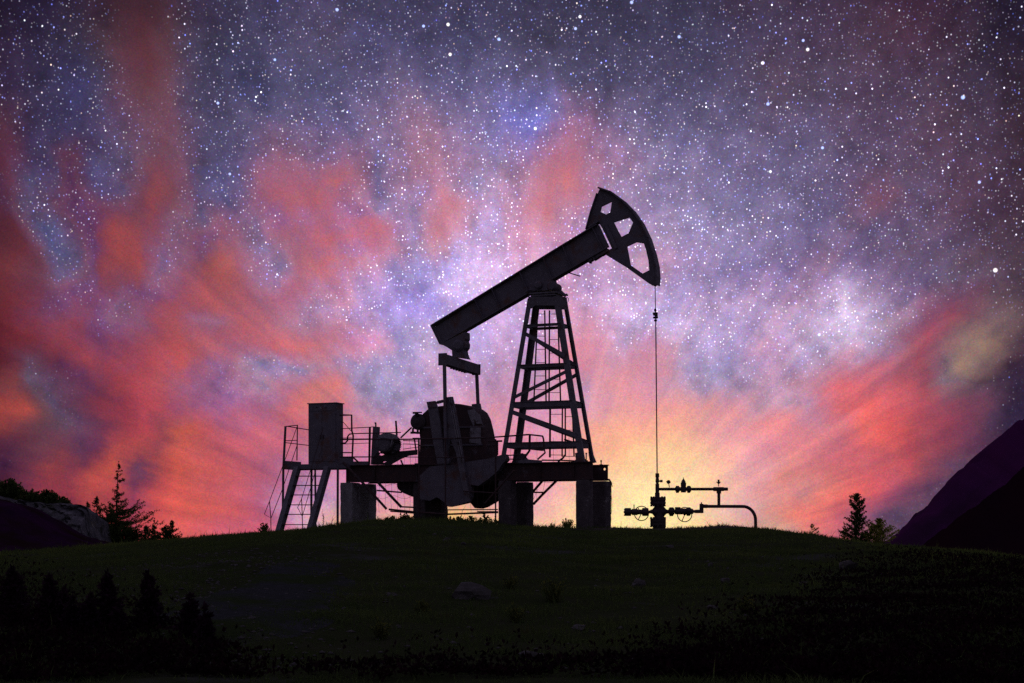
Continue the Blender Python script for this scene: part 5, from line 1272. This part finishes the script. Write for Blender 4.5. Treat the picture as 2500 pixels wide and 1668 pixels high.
fir('larch_bush', 'small yellow-green larch sprout at the left foot of the narrow spruce', None, b, H, ([0, .4, .8, 1], [.5, .5, .25, .05]), 44, mat='yneedle', nbr=34, ntuft=6, tuftL=.05, tuftW=.011, up=.5, cat='bush')

# grey rock outcrop at the left with bushes on it
YR = 49.0
def rockmesh():
    outl = [(-420, 1190), (-200, 1198), (0, 1212), (28, 1218), (85, 1225), (128, 1230), (162, 1229), (192, 1231), (213, 1240), (219, 1256), (223, 1290), (234, 1316), (242, 1350), (242, 1400), (-420, 1420)]
    n = 110; m = 46
    xs = np.linspace(-420, 240, n)
    tops = np.interp(xs, [p[0] for p in outl[:13]], [p[1] for p in outl[:13]])
    X = np.zeros((m, n)); Y = X.copy(); Z = X.copy()
    for i in range(m):
        q = i / (m - 1)
        # front foot -> top edge -> back
        for j, px in enumerate(xs):
            xw = (px - 1250) / F * YR
            zt = EYE + (1290 - tops[j]) / F * YR
            if q < .6:
                e = q / .6; y = YR - 1.4 * (1 - e) ** 1.4; g = G(xw, y) - .3; z = g + (zt - g) * (math.sin(e * math.pi / 2) ** .8)
            else:
                e = (q - .6) / .4; y = YR + 2.6 * e; z = zt - e * .5 - .0 * e; 
                if q > .97: z = G(xw, y) - .5
            k = Vector((xw * 1.6, y * 1.6, z * 1.6)); k2 = k * 3.1
            d = mnoise.noise(k) * .30 + abs(mnoise.noise(k2)) * .16 - .28 * (1 - abs(mnoise.noise(k * 1.3 + Vector((3, 1, 8))))) ** 7 - .14 * (1 - abs(mnoise.noise(k2 + Vector((3, 9, 8))))) ** 6 + .04
            X[i, j] = xw + mnoise.noise(k + Vector((5, 5, 5))) * .1; Y[i, j] = y - d * (1 if .02 < q < .97 else 0); Z[i, j] = z + (mnoise.noise(k2) * .05 if q > .1 else 0)
    me = grid_mesh('rock_outcrop', X, Y, Z, 'rock')
    for p in me.data.polygons: p.use_smooth = False
    ox, oy = (60 - 1250) / F * YR, YR; oz = G(ox, oy)
    for v in me.data.vertices: v.co -= Vector((ox, oy, oz))
    me.location = (ox, oy, oz)
    return tag(me, 'grey cracked rock outcrop at the left edge, topped with low bushes', 'rock')
rockmesh()
for px, yt, wR, sd, lb in ((20, 1168, .55, 51, 'tallest bush on the rock outcrop, cut by the left edge of the photo'), (75, 1196, .50, 52, 'rounded low bush on the middle of the rock outcrop'),
                           (120, 1196, .35, 53, 'small pointed bush on the rock outcrop right of the rounded one'), (150, 1214, .30, 54, 'lowest bush at the right end of the rock outcrop')):
    x = (px - 1250) / F * (YR + .5); z = EYE + (1290 - float(np.interp(px, [0, 28, 85, 128, 192], [1212, 1218, 1225, 1230, 1231])) - 4) / F * YR
    zt = EYE + (1290 - yt) / F * (YR + .5)
    shrub('rock_bush', lb, 'bushes on the rock outcrop', (x, YR + .5, z - .05), zt - z + .08, wR, sd, mat='needle', nst=int(90 * wR / .5), leaf=.075, lw=.02, nl=8, cat='bush')

# shrubs and weeds on the crest
b, H = based(645, 52, 1276)
shrub('shrub', 'little round leafy shrub at the foot of the stair, left side', None, b, H, .22, 61, nst=26, leaf=.05, lw=.022, nl=5)
b, H = based(1385, 55, 1263)
shrub('shrub', 'feathery shrub glowing yellow between the two pairs of right piers', None, b, H, .30, 62, mat='yneedle', nst=34, leaf=.05, lw=.016, nl=5)
b, H = based(1350, 55, 1275)
shrub('shrub', 'smaller sprig left of the feathery shrub between the right piers', None, b, H, .16, 63, mat='yneedle', nst=12, leaf=.045, lw=.016, nl=4)
b, H = based(790, 53.5, 1225)
shrub('tall_weed', 'single tall thin weed between the stair and the left pier', None, b, H, .07, 64, mat='yneedle', nst=3, leaf=.05, lw=.008, nl=2, shape=.3, cat='weed')
WD = [(1100, 1262), (1118, 1258), (1132, 1266), (1152, 1254), (1170, 1262), (1186, 1250), (1204, 1262), (955, 1258), (985, 1250), (1000, 1256)]
wl = ['leafy weed at the left edge of the gap under the gearbox', 'bushy weed second from the left in the gap under the gearbox', 'short weed third from the left under the gearbox', 'broad leafy weed in the middle of the gap under the gearbox',
      'weed just right of the middle of the gap under the gearbox', 'tallest weed in the gap under the gearbox, towards the tower piers', 'weed touching the front tower pier from the left', 'weed in the yellow grass just right of the left piers',
      'upright weed left of the gearbox pier in the yellow grass', 'weed growing against the left gearbox pier']
for k, ((px, yt), lb) in enumerate(zip(WD, wl)):
    b, H = based(px, 50.6, yt)
    shrub('weed', lb, 'weeds growing under the pumpjack', b, H * 1.0, .17, 70 + k, mat='leaf', nst=12, leaf=.06, lw=.028, nl=4, cat='weed')

# dark young firs in the lower left corner
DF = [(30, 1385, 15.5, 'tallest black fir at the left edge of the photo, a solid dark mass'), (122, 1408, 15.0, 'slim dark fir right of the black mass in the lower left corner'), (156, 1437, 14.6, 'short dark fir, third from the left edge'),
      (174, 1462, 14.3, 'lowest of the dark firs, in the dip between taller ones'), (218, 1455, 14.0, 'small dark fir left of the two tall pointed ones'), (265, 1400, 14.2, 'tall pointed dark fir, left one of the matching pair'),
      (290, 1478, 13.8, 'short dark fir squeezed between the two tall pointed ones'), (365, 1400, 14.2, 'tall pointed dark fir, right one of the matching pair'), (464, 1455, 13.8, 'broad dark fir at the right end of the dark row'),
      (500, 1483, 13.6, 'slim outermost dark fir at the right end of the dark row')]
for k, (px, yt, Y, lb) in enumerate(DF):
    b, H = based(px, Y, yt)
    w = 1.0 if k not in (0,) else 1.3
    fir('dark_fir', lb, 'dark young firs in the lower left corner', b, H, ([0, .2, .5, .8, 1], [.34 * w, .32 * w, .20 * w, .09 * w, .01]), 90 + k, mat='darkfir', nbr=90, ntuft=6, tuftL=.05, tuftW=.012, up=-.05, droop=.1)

# stones
def stone(px, py, w, h, lb, seed, rot=0):
    x, y, z = ground_at(px, py)
    s = w / F * y
    bm = bmesh.new(); bmesh.ops.create_icosphere(bm, subdivisions=3, radius=.5)
    rs = Vector((seed * 1.7, seed * .9, seed * 2.3))
    for v in bm.verts:
        n = v.co.normalized()
        d = 1 + .5 * mnoise.noise(n * 1.3 + rs) + .16 * mnoise.noise(n * 4 + rs) + .06 * mnoise.noise(n * 11 + rs)
        c = n * .5 * d
        c = Vector((c.x, c.y * .8, c.z * h))
        # flatten some facets
        for k in range(4):
            q = Vector((math.sin(seed * 3 + k * 1.9), math.cos(seed * 5 + k * 2.7), .6 * math.sin(seed + k))).normalized()
            e = c.dot(q) - .30 * (h if abs(q.z) > .5 else 1)
            if e > 0: c -= q * e * .8
        v.co = c * s
    bmesh.ops.rotate(bm, verts=bm.verts, cent=(0, 0, 0), matrix=Matrix.Rotation(rot, 3, 'Z'))
    me = bpy.data.meshes.new('stone'); bm.to_mesh(me); bm.free(); me.materials.append(M['stone'])
    o = bpy.data.objects.new('boulder' if w > 60 else 'stone', me); COL.objects.link(o)
    o.location = (x, y, z + s * h * .18)
    return tag(o, lb, 'stone', 'stones in the grass of the slope')
for k, (px, py, w, h, lb) in enumerate([
        (1148, 1462, 105, .60, 'largest boulder, wedge shaped, in the middle of the grassy slope'), (954, 1455, 27, .5, 'smooth oval stone left of the wedge shaped boulder'),
        (840, 1489, 20, .45, 'small flat stone down left of the smooth oval one'), (1131, 1330, 18, .5, 'pale small stone on the slope just below the gearbox pier'),
        (1088, 1322, 26, .5, 'flat stone just left of the pale one below the gearbox'), (1061, 1307, 13, .6, 'tiny upright stone highest up below the gearbox'),
        (952, 1318, 22, .35, 'thin flat slab below the left piers'), (1558, 1436, 46, .6, 'rounded pale boulder on the slope below the wellhead'), (1772, 1424, 32, .6, 'knobbly stone right of the rounded pale boulder'),
        (2068, 1390, 58, .5, 'long slanting slab on the right shoulder of the hill'), (1960, 1430, 36, .4, 'flat slab below the long slanting one, on the right'), (1734, 1382, 17, .7, 'small round stone above the knobbly one'),
        (1636, 1337, 20, .5, 'low stone just under the wellhead mound'), (1738, 1486, 32, .45, 'half buried stone low on the right part of the slope'), (1296, 1612, 72, .45, 'broken rubble boulder near the bottom middle of the photo'),
        (1415, 1538, 52, .35, 'flat half sunken slab between the rubble boulder and the rounded pale one')]):
    stone(px, py, w, h, lb, k + 1, rot=k * .7)

# pebbles
def pebbles():
    rs = np.random.RandomState(5)
    N = 3800
    Yp = 12 + 38 * rs.uniform(0, 1, N) ** 1.6; px = rs.uniform(-80, 2600, N)
    zone = rs.uniform(0, 1, N) < .45
    px[zone] = rs.normal(560, 170, zone.sum()); Yp[zone] = 12 + 14 * rs.uniform(0, 1, zone.sum())
    X = (px - 1250) / F * Yp; s = .008 + .028 * rs.uniform(0, 1, N) ** 3
    keep = fbm(X, Yp, 1.1, 6.0) > -.05
    keep |= zone
    X, Yp, s = X[keep], Yp[keep], s[keep]; N = len(X)
    Z = gz(X, Yp)
    base = np.array([(1, 0, 0), (-1, 0, 0), (0, 1, 0), (0, -1, 0), (0, 0, 1), (0, 0, -1)], float)
    fc = np.array([(0, 2, 4), (2, 1, 4), (1, 3, 4), (3, 0, 4), (2, 0, 5), (1, 2, 5), (3, 1, 5), (0, 3, 5)])
    co = base[None] * (1 + rs.normal(0, .25, (N, 6, 3))) * (s[:, None, None] * np.array([1.3, 1, .55])) + np.stack([X, Yp, Z + s * .15], -1)[:, None]
    tr = fc[None] + (np.arange(N) * 6)[:, None, None]
    return tag(raw_mesh('pebbles', co.reshape(-1, 3), tr.reshape(-1, 3), 'stone'), 'scattered small pebbles lying between the grass of the slope', 'pebbles', kind='stuff')
pebbles()

# grass
def grass():
    rs = np.random.RandomState(8)
    N = 330000
    Y = 11 + 45 * rs.uniform(0, 1, N) ** 1.25
    px = rs.uniform(-160, 2660, N); X = (px - 1250) / F * Y
    dens = .62 + .9 * fbm(X, Y, .8, 3.0) + .5 * fbm(X, Y, 2.7, 7.0)
    dens -= 1.1 * np.exp(-((X + 2.75) / .75) ** 4 - ((Y - 17.5) / 5.5) ** 4) * (.6 + fbm(X, Y, 2.2, 1.0))
    dens -= 1.6 * np.exp(-(((X - 5.2) / 4.0) ** 2 + ((Y - 47.5) / 2.4) ** 2) ** 2)
    dens = np.where(Y > 49.5, dens + .3 * (px < 1400), dens)
    keep = rs.uniform(0, 1, N) < dens
    X, Y, px = X[keep], Y[keep], px[keep]; N = len(X)
    Z = gz(X, Y) - .01
    h = (.028 + .05 * rs.uniform(0, 1, N) ** 1.5) * (1 + .9 * np.clip(fbm(X, Y, 1.5, 9.0), -.5, 1)) * (.75 + .012 * Y)
    tall = rs.uniform(0, 1, N) < .012; h[tall] *= 2.4
    cre = (Y > 49) & (((px > 900) & (px < 1220)) | ((px > 1300) & (px < 1410)) | ((px > 770) & (px < 840)))
    h[cre] *= 1.7
    w = .0035 + .004 * rs.uniform(0, 1, N) + Y * .00009
    a = rs.uniform(0, 2 * np.pi, N); ca, sa = np.cos(a), np.sin(a)
    lx = rs.normal(0, .45, N) * h; ly = rs.normal(0, .45, N) * h
    B = np.stack([X, Y, Z], -1); sd = np.stack([ca * w, sa * w, 0 * w], -1)
    mid = B + np.stack([lx * .35, ly * .35, h * .6], -1); tip = B + np.stack([lx, ly, h], -1)
    co = np.stack([B - sd, B + sd, mid + sd * .6, mid - sd * .6, tip], 1).reshape(-1, 3)
    i = (np.arange(N) * 5)[:, None]
    tr = np.concatenate([i + np.array([[0, 1, 2]]), i + np.array([[0, 2, 3]]), i + np.array([[3, 2, 4]])])
    return tag(raw_mesh('grass', co, tr, 'grass'), 'short patchy green grass covering the slope of the hill', 'grass', kind='stuff')
grass()

# dark red shrubs, massed as stand-in shade low right and along the bottom
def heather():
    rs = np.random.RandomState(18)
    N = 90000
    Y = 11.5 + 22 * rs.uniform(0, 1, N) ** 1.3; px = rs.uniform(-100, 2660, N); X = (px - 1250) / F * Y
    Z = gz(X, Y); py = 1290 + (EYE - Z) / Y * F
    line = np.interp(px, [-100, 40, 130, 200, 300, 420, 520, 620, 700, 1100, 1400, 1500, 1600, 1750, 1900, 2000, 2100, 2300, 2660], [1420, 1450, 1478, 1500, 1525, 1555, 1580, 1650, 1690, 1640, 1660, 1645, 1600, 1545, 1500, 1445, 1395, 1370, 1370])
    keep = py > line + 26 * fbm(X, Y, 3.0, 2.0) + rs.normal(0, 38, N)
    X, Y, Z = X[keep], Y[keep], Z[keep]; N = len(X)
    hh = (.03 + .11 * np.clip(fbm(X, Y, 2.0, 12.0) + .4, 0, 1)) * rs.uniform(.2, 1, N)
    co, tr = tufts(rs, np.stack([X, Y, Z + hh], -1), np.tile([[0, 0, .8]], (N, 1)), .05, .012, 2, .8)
    return tag(raw_mesh('shade_cover', co, tr, 'heather'), 'dark reddish low ground cover standing in for shade on the lower slope', 'ground cover', kind='stuff')
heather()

# tufts of taller grass on the slope
for k, (px, py, H, lb) in enumerate([(1352, 1470, .34, 'tall thin grass tuft on the middle of the slope, right of the wedge shaped boulder'), (1245, 1440, .22, 'small spiky grass tuft up right of the wedge shaped boulder'),
                                     (1262, 1520, .20, 'leafy low tuft below the tall thin grass tuft'), (1820, 1500, .22, 'lone grass tuft on the right part of the slope above the dark ground cover'),
                                     (930, 1560, .20, 'dim grass tuft low on the left of the slope'), (1030, 1500, .16, 'broad leafed tuft in front of the wedge shaped boulder')]):
    x, y, z = ground_at(px, py)
    shrub('grass_tuft', lb, 'tall grass tufts on the slope', (x, y, z), H, H * .55, 120 + k, mat='leaf', nst=40, leaf=.04, lw=.005, nl=1, cat='grass tuft', stemmat='grass', shape=.6)
